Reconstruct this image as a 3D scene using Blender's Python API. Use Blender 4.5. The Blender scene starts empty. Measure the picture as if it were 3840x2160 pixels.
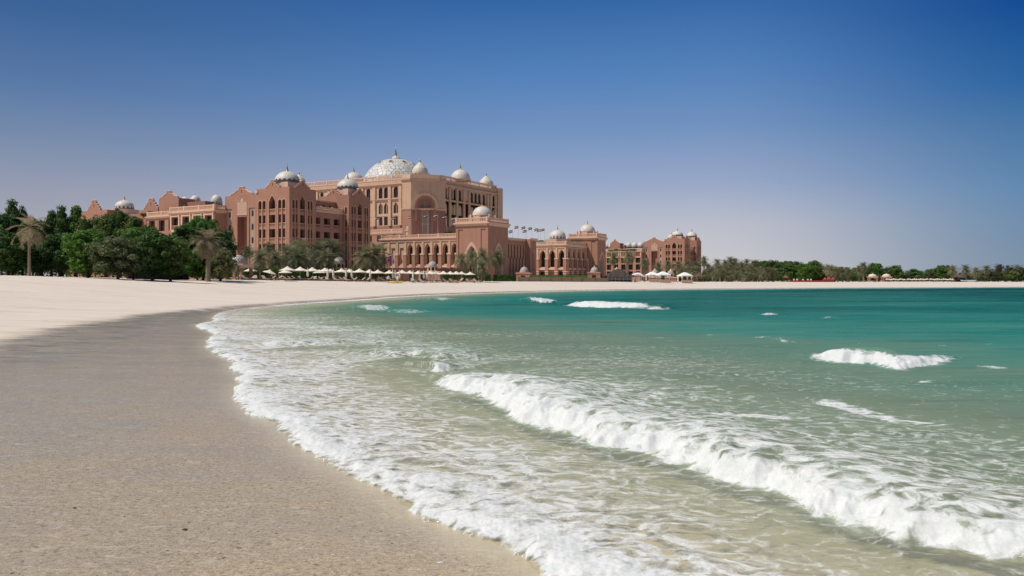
import bpy, bmesh, math, random
import numpy as np
from mathutils import Vector, Matrix
from mathutils.geometry import tessellate_polygon
R = math.radians
SC = bpy.context.scene
COL = SC.collection

# ------------------------------------------------------------------ camera, sky, sun
F = 2987.0            # focal length in pixels of the 3840 px wide photograph
HZ = 1052.0           # row of the horizon
EYE = 2.0             # eye height above the water
cam = bpy.data.cameras.new("camera"); camo = bpy.data.objects.new("camera", cam); COL.objects.link(camo)
camo.location = (0, 0, EYE); camo.rotation_euler = (R(90), 0, 0)
cam.sensor_width = 36.0; cam.lens = 36.0 * F / 3840.0
cam.shift_y = -(1080 - HZ) / 3840.0
cam.clip_start = 0.1; cam.clip_end = 20000
SC.camera = camo

SUN_EL = R(56); SUN_H = Vector((-0.944, -0.331)).normalized()
SUN = Vector((SUN_H.x * math.cos(SUN_EL), SUN_H.y * math.cos(SUN_EL), math.sin(SUN_EL)))
sl = bpy.data.lights.new("sun", 'SUN'); slo = bpy.data.objects.new("sun", sl); COL.objects.link(slo)
sl.energy = 3.9; sl.angle = R(0.5); sl.color = (1.0, 0.94, 0.86)
slo.rotation_euler = SUN.to_track_quat('Z', 'Y').to_euler(); slo.location = (-40, -10, 60)

W = bpy.data.worlds.new("World"); SC.world = W; W.use_nodes = True
nt = W.node_tree; bg = nt.nodes["Background"]
sky = nt.nodes.new("ShaderNodeTexSky"); sky.sky_type = 'NISHITA'; sky.sun_disc = False
sky.sun_elevation = SUN_EL; sky.sun_rotation = math.atan2(SUN_H.x, SUN_H.y)
sky.air_density = 1.0; sky.dust_density = 0.6; sky.ozone_density = 2.2; sky.altitude = 0
bg.inputs[1].default_value = 0.055
nt.links.new(sky.outputs[0], bg.inputs[0])
# the polarised lower sky: pale haze at the horizon, deepest blue away from the sun
def _lin(c): return tuple(((q/255+0.055)/1.055)**2.4 if q/255 > 0.04045 else q/255/12.92 for q in c)
def _n(t, **k):
    n = nt.nodes.new(t)
    for q, v in k.items(): setattr(n, q, v)
    return n
def _m(op, a, b=None):
    n = _n("ShaderNodeMath", operation=op)
    for i, q in enumerate((a, b)):
        if q is None: continue
        if isinstance(q, (int, float)): n.inputs[i].default_value = q
        else: nt.links.new(q, n.inputs[i])
    return n.outputs[0]
tc = _n("ShaderNodeTexCoord"); sp = _n("ShaderNodeSeparateXYZ"); nt.links.new(tc.outputs['Generated'], sp.inputs[0])
elev = _m('MULTIPLY', sp.outputs[2], 2.0); azim = _m('ARCTAN2', sp.outputs[0], sp.outputs[1])
def _ramp(cols, zs=(0.0, 0.029, 0.1136, 0.197, 0.307, 0.414, 0.568, 0.85)):
    r = _n("ShaderNodeValToRGB"); nt.links.new(elev, r.inputs[0]); e = r.color_ramp.elements
    while len(e) < len(zs): e.new(0.5)
    for i, (z_, c) in enumerate(zip(zs, cols)): e[i].position = z_; e[i].color = (*_lin(c), 1)
    return r.outputs[0]
skl = _ramp([(178,176,183),(174,173,182),(166,167,178),(150,156,175),(119,139,170),(89,121,166),(60,99,151),(38,78,138)])
skc = _ramp([(206,204,207),(201,199,203),(187,190,202),(153,168,198),(116,147,191),(86,131,186),(52,102,165),(32,82,148)], (0.0, 0.04, 0.135, 0.234, 0.364, 0.489, 0.664, 1.0))
skr = _ramp([(128,147,165),(121,142,164),(110,140,170),(95,135,175),(74,120,166),(41,100,160),(13,74,145),(8,58,128)])
def _mix(f, a, b):
    n = _n("ShaderNodeMix", data_type='RGBA'); nt.links.new(f, n.inputs[0]); nt.links.new(a, n.inputs[6]); nt.links.new(b, n.inputs[7]); return n.outputs[2]
def _rng(v, a, b):
    n = _n("ShaderNodeMapRange"); n.interpolation_type = 'SMOOTHSTEP'; nt.links.new(v, n.inputs[0]); n.inputs[1].default_value = a; n.inputs[2].default_value = b; return n.outputs[0]
low = _mix(_rng(azim, R(13), R(36)), _mix(_rng(azim, R(-36), R(4)), skl, skc), skr)
bg2 = _n("ShaderNodeBackground"); nt.links.new(low, bg2.inputs[0])
mxs = _n("ShaderNodeMixShader"); nt.links.new(_rng(sp.outputs[2], 0.36, 0.62), mxs.inputs[0])
nt.links.new(bg2.outputs[0], mxs.inputs[1]); nt.links.new(bg.outputs[0], mxs.inputs[2])
nt.links.new(mxs.outputs[0], nt.nodes["World Output"].inputs[0])
SC.view_settings.view_transform = 'Standard'; SC.view_settings.look = 'None'
SC.view_settings.exposure = 0.0; SC.view_settings.gamma = 1.0
SC.cycles.max_bounces = 6; SC.cycles.transparent_max_bounces = 12
SC.cycles.diffuse_bounces = 3; SC.cycles.glossy_bounces = 3
SC.cycles.caustics_reflective = False; SC.cycles.caustics_refractive = False
SC.cycles.use_denoising = True

# ------------------------------------------------------------------ helpers
def wx(px, Y): return (px - 1920.0) / F * Y
def wz(py, Y): return EYE - (py - HZ) / F * Y

TH = R(-30.7)                                  # the palace stands turned by this angle
U2 = Vector((math.cos(TH), math.sin(TH))); V2 = Vector((-math.sin(TH), math.cos(TH)))
def run(o, p, d, px):
    """o world xy of a building, p local point, d local direction: distance along d to sight column px"""
    w = Vector(o) + U2 * p[0] + V2 * p[1]; dd = U2 * d[0] + V2 * d[1]
    k = (px - 1920.0) / F
    return (k * w.y - w.x) / (dd.x - k * dd.y)

def link(o, parent=None):
    COL.objects.link(o)
    if parent is not None: o.parent = parent
    return o
def tag(o, label=None, cat=None, group=None, kind=None):
    if label: o['label'] = label
    if cat: o['category'] = cat
    if group: o['group'] = group
    if kind: o['kind'] = kind
    return o
def empty(name, loc, rz=0.0, label=None, cat=None, group=None):
    o = bpy.data.objects.new(name, None); o.location = loc; o.rotation_euler = (0, 0, rz)
    o.empty_display_size = 0.3
    return tag(link(o), label, cat, group)
def copy_tree(o, parent=None):
    c = o.copy(); link(c)
    if parent is not None: c.parent = parent
    for ch in [x for x in o.children]: copy_tree(ch, c)
    return c
ORD = ['first','second','third','fourth','fifth','sixth','seventh','eighth','ninth','tenth','eleventh','twelfth','thirteenth','fourteenth','fifteenth','sixteenth','seventeenth','eighteenth','nineteenth','twentieth']
for t_, n_ in (('twenty', 20), ('thirty', 30), ('forty', 40), ('fifty', 50)):
    for q_ in range(9): ORD.append(f"{t_}-{ORD[q_]}")
    ORD.append({20: 'thirtieth', 30: 'fortieth', 40: 'fiftieth', 50: 'sixtieth'}[n_])

class MB:
    """collects geometry, then links it as ONE mesh object"""
    def __init__(s): s.v = []; s.f = []; s.m = []; s.mats = []; s.sm = []; s.cur = 0; s.smooth = False
    def mat(s, m):
        if m not in s.mats: s.mats.append(m)
        s.cur = s.mats.index(m); return s
    def face(s, idx): s.f.append(tuple(idx)); s.m.append(s.cur); s.sm.append(s.smooth)
    def poly(s, pts):
        b = len(s.v); s.v += [tuple(p) for p in pts]; s.face(range(b, b + len(pts)))
    def box(s, x0, y0, z0, x1, y1, z1):
        b = len(s.v)
        s.v += [(x0,y0,z0),(x1,y0,z0),(x1,y1,z0),(x0,y1,z0),(x0,y0,z1),(x1,y0,z1),(x1,y1,z1),(x0,y1,z1)]
        for q in ((3,2,1,0),(4,5,6,7),(0,1,5,4),(1,2,6,5),(2,3,7,6),(3,0,4,7)): s.face([b + i for i in q])
    def obox(s, c, d, L, T, z0, z1):
        """box centred on c (xy), length L along d, thickness T"""
        n = (-d[1], d[0]); b = len(s.v)
        for z in (z0, z1):
            for a, t in ((-.5,-.5),(.5,-.5),(.5,.5),(-.5,.5)):
                s.v.append((c[0]+d[0]*a*L+n[0]*t*T, c[1]+d[1]*a*L+n[1]*t*T, z))
        for q in ((3,2,1,0),(4,5,6,7),(0,1,5,4),(1,2,6,5),(2,3,7,6),(3,0,4,7)): s.face([b + i for i in q])
    def prism(s, pts, z0, z1, top=True, bottom=False):
        b = len(s.v); n = len(pts)
        s.v += [(p[0], p[1], z0) for p in pts] + [(p[0], p[1], z1) for p in pts]
        for i in range(n): s.face((b+i, b+(i+1)%n, b+n+(i+1)%n, b+n+i))
        if top: s.face([b+n+i for i in range(n)])
        if bottom: s.face([b+n-1-i for i in range(n)])
    def lathe(s, prof, c=(0,0,0), n=24, cap=True, ph=0.0):
        b = len(s.v); sm = s.smooth
        for r, z in prof:
            for i in range(n):
                a = ph + 2*math.pi*i/n; s.v.append((c[0]+r*math.cos(a), c[1]+r*math.sin(a), c[2]+z))
        for j in range(len(prof)-1):
            for i in range(n):
                s.face((b+j*n+i, b+j*n+(i+1)%n, b+(j+1)*n+(i+1)%n, b+(j+1)*n+i))
        if cap:
            s.face([b+(len(prof)-1)*n+i for i in range(n)])
    def tube(s, pts, rads, n=6):
        b = len(s.v); k = len(pts)
        for j, p in enumerate(pts):
            p = Vector(p)
            d = (Vector(pts[min(j+1,k-1)]) - Vector(pts[max(j-1,0)])).normalized()
            a = d.cross(Vector((0.31,0.95,0.05))); a = a.normalized() if a.length > 1e-4 else Vector((1,0,0))
            c = d.cross(a)
            for i in range(n):
                t = 2*math.pi*i/n; q = p + (a*math.cos(t)+c*math.sin(t))*rads[j]; s.v.append(tuple(q))
        for j in range(k-1):
            for i in range(n): s.face((b+j*n+i, b+j*n+(i+1)%n, b+(j+1)*n+(i+1)%n, b+(j+1)*n+i))
        s.face([b+n-1-i for i in range(n)]); s.face([b+(k-1)*n+i for i in range(n)])
    def mesh(s, name):
        me = bpy.data.meshes.new(name); me.from_pydata(s.v, [], s.f)
        for m in s.mats: me.materials.append(m)
        me.polygons.foreach_set('material_index', s.m); me.polygons.foreach_set('use_smooth', s.sm)
        me.update(); return me
    def build(s, name, parent=None, loc=None, rz=0.0):
        o = bpy.data.objects.new(name, s.mesh(name)); link(o, parent)
        if loc is not None: o.location = loc
        o.rotation_euler = (0, 0, rz)
        return o

# ------------------------------------------------------------------ materials
MATS = {}
class NT:
    def __init__(s, name):
        s.m = bpy.data.materials.new(name); s.m.use_nodes = True; s.t = s.m.node_tree; s.t.nodes.clear()
        s.out = s.n("ShaderNodeOutputMaterial")
    def n(s, typ, **kw):
        x = s.t.nodes.new(typ)
        for k, v in kw.items(): setattr(x, k, v)
        return x
    def l(s, a, b): s.t.links.new(a, b)
    def coord(s): return s.n("ShaderNodeTexCoord").outputs['Object']
    def scaled(s, vec, sc, rot=None):
        mp = s.n("ShaderNodeMapping"); s.l(vec, mp.inputs[0]); mp.inputs['Scale'].default_value = sc
        if rot: mp.inputs['Rotation'].default_value = rot
        return mp.outputs[0]
    def noise(s, vec, scale, detail=4, rough=0.55, dist=0.0):
        x = s.n("ShaderNodeTexNoise"); s.l(vec, x.inputs['Vector'])
        x.inputs['Scale'].default_value = scale; x.inputs['Detail'].default_value = detail
        x.inputs['Roughness'].default_value = rough; x.inputs['Distortion'].default_value = dist
        return x.outputs[0]
    def vor(s, vec, scale, feature='F1', out=0):
        x = s.n("ShaderNodeTexVoronoi", feature=feature); s.l(vec, x.inputs['Vector']); x.inputs['Scale'].default_value = scale
        return x.outputs[out]
    def math(s, op, a, b=None, c=None, clamp=False):
        x = s.n("ShaderNodeMath", operation=op); x.use_clamp = clamp
        for i, q in enumerate((a, b, c)):
            if q is None: continue
            if isinstance(q, (int, float)): x.inputs[i].default_value = q
            else: s.l(q, x.inputs[i])
        return x.outputs[0]
    def step(s, x, a, b, lo=0.0, hi=1.0):
        m = s.n("ShaderNodeMapRange"); m.interpolation_type = 'SMOOTHSTEP'
        if isinstance(x, (int, float)): m.inputs[0].default_value = x
        else: s.l(x, m.inputs[0])
        for i, q in ((1,a),(2,b),(3,lo),(4,hi)):
            if isinstance(q, (int, float)): m.inputs[i].default_value = q
            else: s.l(q, m.inputs[i])
        return m.outputs[0]
    def mix(s, fac, a, b, blend='MIX'):
        x = s.n("ShaderNodeMix", data_type='RGBA', blend_type=blend)
        if isinstance(fac, (int, float)): x.inputs[0].default_value = fac
        else: s.l(fac, x.inputs[0])
        for i, q in ((6,a),(7,b)):
            if isinstance(q, tuple): x.inputs[i].default_value = (*q, 1) if len(q) == 3 else q
            else: s.l(q, x.inputs[i])
        return x.outputs[2]
    def ramp(s, fac, stops, interp='LINEAR'):
        x = s.n("ShaderNodeValToRGB"); s.l(fac, x.inputs[0]); x.color_ramp.interpolation = interp
        e = x.color_ramp.elements
        while len(e) < len(stops): e.new(0.5)
        for i, (p, c) in enumerate(stops): e[i].position = p; e[i].color = (*c, 1)
        return x.outputs[0]
    def bump(s, h, strength=0.3, dist=0.02, normal=None):
        x = s.n("ShaderNodeBump"); x.inputs['Strength'].default_value = strength; x.inputs['Distance'].default_value = dist
        s.l(h, x.inputs['Height'])
        if normal is not None: s.l(normal, x.inputs['Normal'])
        return x.outputs[0]
    def attr(s, name):
        x = s.n("ShaderNodeAttribute"); x.attribute_name = name; return x.outputs['Fac']
    def pbr(s, col, rough=0.8, spec=0.3, metal=0.0, normal=None, **kw):
        p = s.n("ShaderNodeBsdfPrincipled")
        for k, q in (('Base Color', col), ('Roughness', rough), ('Specular IOR Level', spec), ('Metallic', metal)):
            if isinstance(q, tuple): p.inputs[k].default_value = (*q, 1)
            elif isinstance(q, (int, float)): p.inputs[k].default_value = q
            else: s.l(q, p.inputs[k])
        if normal is not None: s.l(normal, p.inputs['Normal'])
        return p
    def done(s, sh): s.l(sh.outputs[0] if hasattr(sh, 'outputs') else sh, s.out.inputs[0]); return s.m

def plain(name, col, rough=0.8, spec=0.3, metal=0.0, var=0.15, scale=0.8):
    if name in MATS: return MATS[name]
    t = NT(name); n = t.noise(t.coord(), scale, 5, 0.6)
    c = t.mix(n, tuple(max(0, x*(1-var)) for x in col), tuple(min(1, x*(1+var)) for x in col))
    MATS[name] = t.done(t.pbr(c, rough, spec, metal)); return MATS[name]
def plaster(name, col, course=0.9, var=0.17):
    """rendered masonry with courses of blocks, faint stains running down"""
    t = NT(name); co = t.coord()
    sx = t.n("ShaderNodeSeparateXYZ"); t.l(co, sx.inputs[0])
    fr = t.math('FRACT', t.math('DIVIDE', sx.outputs[2], course))
    line = t.step(fr, 0.0, 0.10, 0.82, 1.0)
    n1 = t.noise(co, 0.35, 5, 0.6); st = t.noise(t.scaled(co, (1.1, 1.1, 0.08)), 1.0, 4, 0.6)
    c = t.mix(n1, tuple(x*(1-var) for x in col), tuple(min(1, x*(1+var)) for x in col))
    c = t.mix(t.step(st, 0.48, 0.72, 0.0, 0.5), c, tuple(x*0.72 for x in col))
    g = t.n("ShaderNodeCombineColor"); [t.l(line, g.inputs[i]) for i in range(3)]
    c = t.mix(1.0, c, g.outputs[0], 'MULTIPLY')
    MATS[name] = t.done(t.pbr(c, 0.9, 0.15)); return MATS[name]
PINK = plaster("pink_render", (0.405, 0.215, 0.152))
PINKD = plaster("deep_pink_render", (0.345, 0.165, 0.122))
SAND = plaster("sandstone_render", (0.61, 0.405, 0.28))
TRIM = plaster("peach_trim", (0.72, 0.485, 0.355), 3.0, 0.08)
MOULD = plaster("arch_moulding", (0.58, 0.335, 0.225), 3.0, 0.08)
GREYST = plaster("grey_stone", (0.42, 0.295, 0.225), 1.2)
ROOF = plain("flat_roof", (0.42, 0.36, 0.32))
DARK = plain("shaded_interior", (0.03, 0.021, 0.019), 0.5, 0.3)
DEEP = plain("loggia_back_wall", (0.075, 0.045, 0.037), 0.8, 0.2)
GLASS = plain("window_glass", (0.018, 0.02, 0.024), 0.12, 0.5)
FRAME = plain("window_frame_brown", (0.12, 0.07, 0.05), 0.6)
LATT = plain("lattice_stone", (0.60, 0.40, 0.29), 0.9)
WHITE = plain("white_dome_tile", (0.64, 0.60, 0.535), 0.5, 0.35, var=0.05)
CREAM = plain("cream_dome_tile", (0.66, 0.58, 0.44), 0.5, 0.35, var=0.05)
DGREY = plain("grey_dome_tile", (0.11, 0.11, 0.12), 0.4, 0.4)
GOLD = plain("gold_leaf", (0.62, 0.36, 0.09), 0.32, 0.5, 0.85, var=0.06)
METAL = plain("pole_metal", (0.6, 0.6, 0.6), 0.4, 0.5, 0.2)
CLOTH = plain("cream_canvas", (0.84, 0.75, 0.63), 0.9, 0.1, var=0.05)
CLOTHW = plain("white_canvas", (0.88, 0.85, 0.80), 0.9, 0.1, var=0.04)
WOOD = plain("teak_wood", (0.22, 0.12, 0.065), 0.7)
DWOOD = plain("dark_brown_boards", (0.05, 0.03, 0.025), 0.8)
TENT = plain("dark_goat_hair", (0.075, 0.062, 0.055), 0.95, 0.05)
THATCH = plain("brown_thatch", (0.15, 0.09, 0.06), 0.95, 0.05)
REDC = plain("red_canvas", (0.42, 0.07, 0.06), 0.9, 0.1)
YELLOW = plain("yellow_plastic", (0.85, 0.68, 0.03), 0.4, 0.4, var=0.05)
STONE = plain("path_stone", (0.30, 0.22, 0.18), 0.9)

# ------------------------------------------------------------------ terrain and sea
_rg = np.random.RandomState(5); _perm = np.concatenate([_rg.permutation(512)]*2)
_ga = _rg.rand(512)*2*np.pi; _gx = np.cos(_ga); _gy = np.sin(_ga)
def perlin(x, y):
    xi = np.floor(x).astype(np.int64); yi = np.floor(y).astype(np.int64); fx = x-xi; fy = y-yi
    u = fx*fx*fx*(fx*(fx*6-15)+10); v = fy*fy*fy*(fy*(fy*6-15)+10)
    def g(i, j, dx, dy):
        h = _perm[(_perm[i & 511] + j) & 511]; return _gx[h]*dx + _gy[h]*dy
    a = g(xi, yi, fx, fy); b = g(xi+1, yi, fx-1, fy); c = g(xi, yi+1, fx, fy-1); d = g(xi+1, yi+1, fx-1, fy-1)
    return (a+(b-a)*u) + ((c+(d-c)*u) - (a+(b-a)*u))*v
def fbm(x, y, sc, oct=4, gain=0.5, ridged=False):
    o = 0; a = 1.0; s = sc; tot = 0
    for k in range(oct):
        n = perlin(x*s+17.3*k, y*s-9.1*k)
        o = o + a*((1-2*np.abs(n)) if ridged else n*1.5); tot += a; a *= gain; s *= 2.03
    return o/tot
def sst(x, a, b):
    t = np.clip((x-a)/(b-a), 0, 1); return t*t*(3-2*t)

def chaikin(p, k=2):
    p = np.array(p, float)
    for _ in range(k):
        q = p[:-1]*.75 + p[1:]*.25; r = p[:-1]*.25 + p[1:]*.75
        p = np.concatenate([p[:1], np.stack([q, r], 1).reshape(-1, p.shape[1]), p[-1:]])
    return p
def polydist(x, y, P, vals=None):
    """signed distance to the open polyline P (positive on its right), nearest arc length, values along it"""
    best = np.full(x.shape, 1e18); sg = np.zeros(x.shape); arc = np.zeros(x.shape)
    vo = None if vals is None else np.zeros(x.shape + (vals.shape[1],))
    acc = 0.0
    for i in range(len(P)-1):
        ax, ay = P[i][:2]; dx, dy = P[i+1][0]-ax, P[i+1][1]-ay; L2 = dx*dx+dy*dy+1e-12
        t = np.clip(((x-ax)*dx+(y-ay)*dy)/L2, 0, 1)
        ex = x-ax-t*dx; ey = y-ay-t*dy; d = ex*ex+ey*ey
        m = d < best; L = math.sqrt(L2)
        best = np.where(m, d, best); sg = np.where(m, (ex*dy - ey*dx), sg); arc = np.where(m, acc+t*L, arc)
        if vo is not None: vo[m] = vals[i]*(1-t[m])[:, None] + vals[i+1]*t[m][:, None]
        acc += L
    r = np.sqrt(best)*np.where(sg >= 0, 1, -1)
    return (r, arc) if vals is None else (r, arc, vo)

def gp(px, py, z=0.0):                               # a seen point of the water line, in metres
    Y = (EYE-z)*F/(py-HZ); return ((px-1920)/F*Y, Y)
near = [(2060,2180),(1990,2120),(1968,2092),(1862,2061),(1790,2040),(1699,1987),(1620,1955),(1559,1926),(1503,1889),(1440,1850),(1373,1814),(1251,1744),(1130,1688),(1085,1636),(1064,1598),(957,1559),(888,1508),(878,1465),(914,1418),(858,1388),(875,1350),(820,1341),(773,1307),(771,1277),(807,1251),(735,1230),(728,1217),(800,1207),(790,1191),(828,1168),(957,1153),(1076,1142),(1213,1133),(1342,1125),(1470,1114),(1700,1103),(1900,1097),(2200,1090),(2500,1086),(2900,1082.5),(3300,1080),(3840,1078)]
SHORE = [(600,-150),(200,-60),(60,-22),(20,-8),(8,-1.5),(3,2.6),(1.2,4.2)] + [gp(a, b) for a, b in near] + [(230,275),(330,310),(700,380),(1600,480),(4000,600)]
SHORE = chaikin(SHORE, 1)                            # sea on the right of the walk
WET = chaikin([(200,-110),(30,-30),(-6,-14),(-12,0),(-13.6,12),(-14.8,20),(-15.6,25),(-17.4,31),(-19.2,38),(-20.2,47),(-20.4,53)] + [(a-.9, b+1.0) for a, b in [gp(957,1153),gp(1076,1142),gp(1213,1133),gp(1342,1125),gp(1470,1114)]] + [(a-1.2, b+2.0) for a, b in [gp(1700,1103),gp(1900,1097),gp(2200,1090),gp(2500,1086),gp(2900,1082.5),gp(3300,1080),gp(3840,1078)]] + [(230,279),(330,314),(700,384),(1600,484),(4000,604)], 2)
CREST = np.array([(-40,-160,2.7),(-66,-60,2.75),(-66,30,2.75),(-66,70,2.72)] +
  [((px-1920)/F*Y, Y, wz(py, Y)) for px, py, Y in ((0,1032.5,100),(250,1038,115),(500,1044,131),(750,1047.5,147),(1000,1050.5,158),(1400,1055,172),(2000,1055.5,192),(2350,1056.3,214),(2640,1057,250),(2900,1057.3,320),(3250,1057.5,370),(3840,1056.5,405))] +
  [(380,425,1.4),(560,455,1.4),(1000,520,1.5),(1700,600,1.6),(4000,720,1.6)])

def floor_depth(sd):
    return np.interp(sd, [0,1.5,4,8,15,30,60,120,400,3000], [0,0.06,0.24,0.66,1.55,3.0,4.7,6.6,9.0,14.0])
def ground_z(x, y):
    sd, _ = polydist(x, y, SHORE); dw, _ = polydist(x, y, WET); dc, _, zc = polydist(x, y, CREST, CREST[:, 2:3]); zc = zc[..., 0]
    zb = 0.16
    t = np.clip(-dw/np.maximum(-dw+np.maximum(dc, 0), 1e-3), 0, 1)
    t = np.where(dc <= 0, 1.0, t)
    beach = zb + (zc-zb)*(0.35*t + 0.65*(t*t*(3-2*t)))
    swash = zb*sst(np.clip((-sd)/(np.maximum(-sd, 0)+np.maximum(dw, 0)+1e-3), 0, 1), 0, 1)
    z = np.where(sd > 0, -floor_depth(np.maximum(sd, 0)), np.where(dw > 0, swash, beach))
    return z, sd, dw, dc

def polar(rows, cols):
    Rr, A = np.meshgrid(rows, cols, indexing='ij'); return Rr*np.sin(A), Rr*np.cos(A)
def geo(a, b, q):
    n = max(2, int(math.log(b/a)/math.log(q))); return list(np.geomspace(a, b, n, endpoint=False))
def grid_mesh(name, x, y, z, keep, attrs, mat, parent=None):
    n0, n1 = x.shape
    idx = np.arange(n0*n1).reshape(n0, n1)
    q = np.stack([idx[:-1,:-1], idx[:-1,1:], idx[1:,1:], idx[1:,:-1]], -1).reshape(-1, 4)
    q = q[:, ::-1]
    if keep is not None:
        k = keep.reshape(-1); q = q[k[q].any(1)]
    used = np.zeros(n0*n1, bool); used[q.reshape(-1)] = True
    rem = np.cumsum(used)-1; q = rem[q]
    co = np.stack([x, y, z], -1).reshape(-1, 3)[used]
    me = bpy.data.meshes.new(name)
    me.vertices.add(len(co)); me.vertices.foreach_set('co', co.astype(np.float32).reshape(-1))
    me.loops.add(len(q)*4); me.loops.foreach_set('vertex_index', q.astype(np.int32).reshape(-1))
    me.polygons.add(len(q)); me.polygons.foreach_set('loop_start', np.arange(0, len(q)*4, 4, dtype=np.int32))
    me.polygons.foreach_set('use_smooth', np.ones(len(q), bool))
    me.update(calc_edges=True)
    for nm, a in attrs.items():
        at = me.attributes.new(nm, 'FLOAT', 'POINT'); at.data.foreach_set('value', a.reshape(-1)[used].astype(np.float32))
    me.materials.append(mat)
    o = bpy.data.objects.new(name, me); return link(o, parent)

# ---- sand
def sand_material():
    t = NT("beach_sand"); co = t.coord(); wet = t.attr("wet"); sub = t.attr("under")
    big = t.noise(t.scaled(co, (0.05, 0.22, 1), (0, 0, R(-24))), 1.0, 6, 0.6)
    fine = t.noise(co, 22.0, 4, 0.7)
    trk = t.noise(t.scaled(co, (0.10, 1.3, 1), (0, 0, R(-28))), 1.0, 5, 0.65, 0.4)
    dry = t.mix(big, (0.665, 0.578, 0.485), (0.775, 0.685, 0.59))
    dry = t.mix(t.step(trk, 0.48, 0.66, 0, 0.55), dry, (0.52, 0.44, 0.36))
    dry = t.mix(t.step(fine, 0.3, 0.8, 0.0, 0.25), dry, (0.56, 0.48, 0.41))
    bits = t.vor(t.scaled(co, (0.55, 1.0, 1)), 0.9); bsel = t.noise(co, 0.11, 2)
    dry = t.mix(t.math('MULTIPLY', t.step(bits, 0.035, 0.075, 1, 0), t.step(bsel, 0.45, 0.6)), dry, (0.12, 0.085, 0.06))
    # wet: grains with caustic light speckle painted in, bits of shell, faint darker pools
    gr = t.noise(co, 75.0, 3, 0.8); gr2 = t.noise(co, 28.0, 4, 0.7, 0.6); pool = t.noise(t.scaled(co, (0.35, 0.6, 1)), 1.0, 5, 0.6)
    w = t.mix(t.step(gr, 0.34, 0.66), (0.34, 0.258, 0.150), (0.63, 0.50, 0.315))
    w = t.mix(t.step(gr2, 0.53, 0.66, 0, 0.75), w, (0.68, 0.56, 0.38))
    w = t.mix(t.step(gr2, 0.46, 0.34, 0, 0.7), w, (0.13, 0.095, 0.065))
    w = t.mix(t.step(pool, 0.42, 0.7, 0, 0.35), w, (0.38, 0.315, 0.235))
    fk = t.noise(t.scaled(co, (1.0, 2.2, 1), (0, 0, R(10))), 4.5, 5, 0.7, 0.4); w = t.mix(t.step(fk, 0.56, 0.66, 0, 0.60), w, (0.68, 0.59, 0.47)); fk2 = t.noise(t.scaled(co, (1.0, 1.7, 1), (0, 0, R(-12))), 17.0, 3, 0.7, 0.5); w = t.mix(t.step(fk2, 0.58, 0.68, 0, 0.65), w, (0.74, 0.64, 0.48)); w = t.mix(t.step(fk2, 0.42, 0.33, 0, 0.55), w, (0.17, 0.125, 0.08))  # pale flecks: foam bits and painted sky glints off ripples
    shell = t.vor(co, 5.5); w = t.mix(t.step(shell, 0.045, 0.07, 1, 0), w, (0.06, 0.05, 0.04))
    shell2 = t.vor(t.scaled(co, (1, 1, 1), (0, 0, 1.1)), 3.1); w = t.mix(t.step(shell2, 0.04, 0.06, 0.8, 0), w, (0.62, 0.58, 0.54))
    streak = t.noise(t.scaled(co, (0.5, 1.6, 1), (0, 0, R(-62))), 1.4, 6, 0.7)
    band = t.attr("band")
    w = t.mix(t.math('MULTIPLY', t.step(streak, 0.46, 0.60, 0, .62), band), w, (0.14, 0.11, 0.062))  # darker olive streaks inside the band
    edge = t.noise(t.scaled(co, (0.35, 1.0, 1)), 1.2, 5, 0.65)
    wf = t.step(t.math('ADD', wet, t.math('MULTIPLY', t.math('SUBTRACT', edge, 0.5), 0.85)), 0.22, 0.78)
    bed = t.mix(t.noise(t.scaled(co, (0.6, 1.6, 1), (0, 0, R(30))), 1.3, 4, 0.6, 0.8), (0.60, 0.49, 0.30), (0.78, 0.68, 0.47))
    c = t.mix(wf, dry, w); c = t.mix(sub, c, bed)
    rp = t.noise(t.scaled(co, (2.5, 7.0, 1), (0, 0, R(-8))), 1.6, 5, 0.65)
    rough = t.step(wf, 0, 1, 0.95, 0.20)
    hb = t.mix(wf, t.mix(0.5, fine, trk), t.mix(0.5, rp, gr))
    nrm = t.bump(hb, 0.45, 0.02)
    spec = t.step(wf, 0, 1, 0.12, 0.5)
    p = t.pbr(c, rough, spec, normal=nrm)
    film = t.noise(t.scaled(co, (0.5, 1.4, 1), (0, 0, R(-14))), 1.0, 4, 0.6)
    t.l(t.math('MULTIPLY', t.step(wf, 0.3, 1.0), t.step(film, 0.30, 0.62, 0.05, 0.38)), p.inputs['Coat Weight']); p.inputs['Coat Roughness'].default_value = 0.10; p.inputs['Coat IOR'].default_value = 1.33
    t.l(t.bump(rp, 0.10, 0.02), p.inputs['Coat Normal'])
    return t.done(p)
SANDM = sand_material()
colsF = list(np.arange(R(-41), R(43), R(0.16)))
cols_g = list(np.arange(R(-180), R(-41), R(3))) + colsF + list(np.arange(R(43), R(180), R(3))) + [R(180)]
rows_g = geo(0.8, 4, 1.12) + geo(4, 40, 1.010) + geo(40, 330, 1.010) + geo(330, 9000, 1.25) + [9000]
gx_, gy_ = polar(rows_g, cols_g)
gz_, gsd, gdw, gdc = ground_z(gx_, gy_)
nearf = 1/(1+np.hypot(gx_, gy_)/60)
dryf = sst(-gdw, 0.5, 6)
gz_ = gz_ + np.where(gsd < 0, 1, 0)*(dryf*(fbm(gx_*0.35, gy_*1.1, 0.22, 4)*0.10*np.clip(gdc/8, 0, 1) + fbm(gx_, gy_, 1.1, 3)*0.018)
        + (1-dryf)*(fbm(gx_, gy_, 3.0, 3)*0.006 + fbm(gx_, gy_, 0.5, 2)*0.012)*sst(-gsd, 0, 1.2))
wetA = sst(gdw+0.9*fbm(gx_*.5, gy_, .25, 3), -3.4, 3.2); wetA = np.where(gsd > 0, 1, wetA)
bandA = sst(gdw, 5.5, 1.5)*sst(gdw, -0.8, 0.6)*sst(gy_, 12, 18)*sst(gy_, 80, 55)
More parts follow.
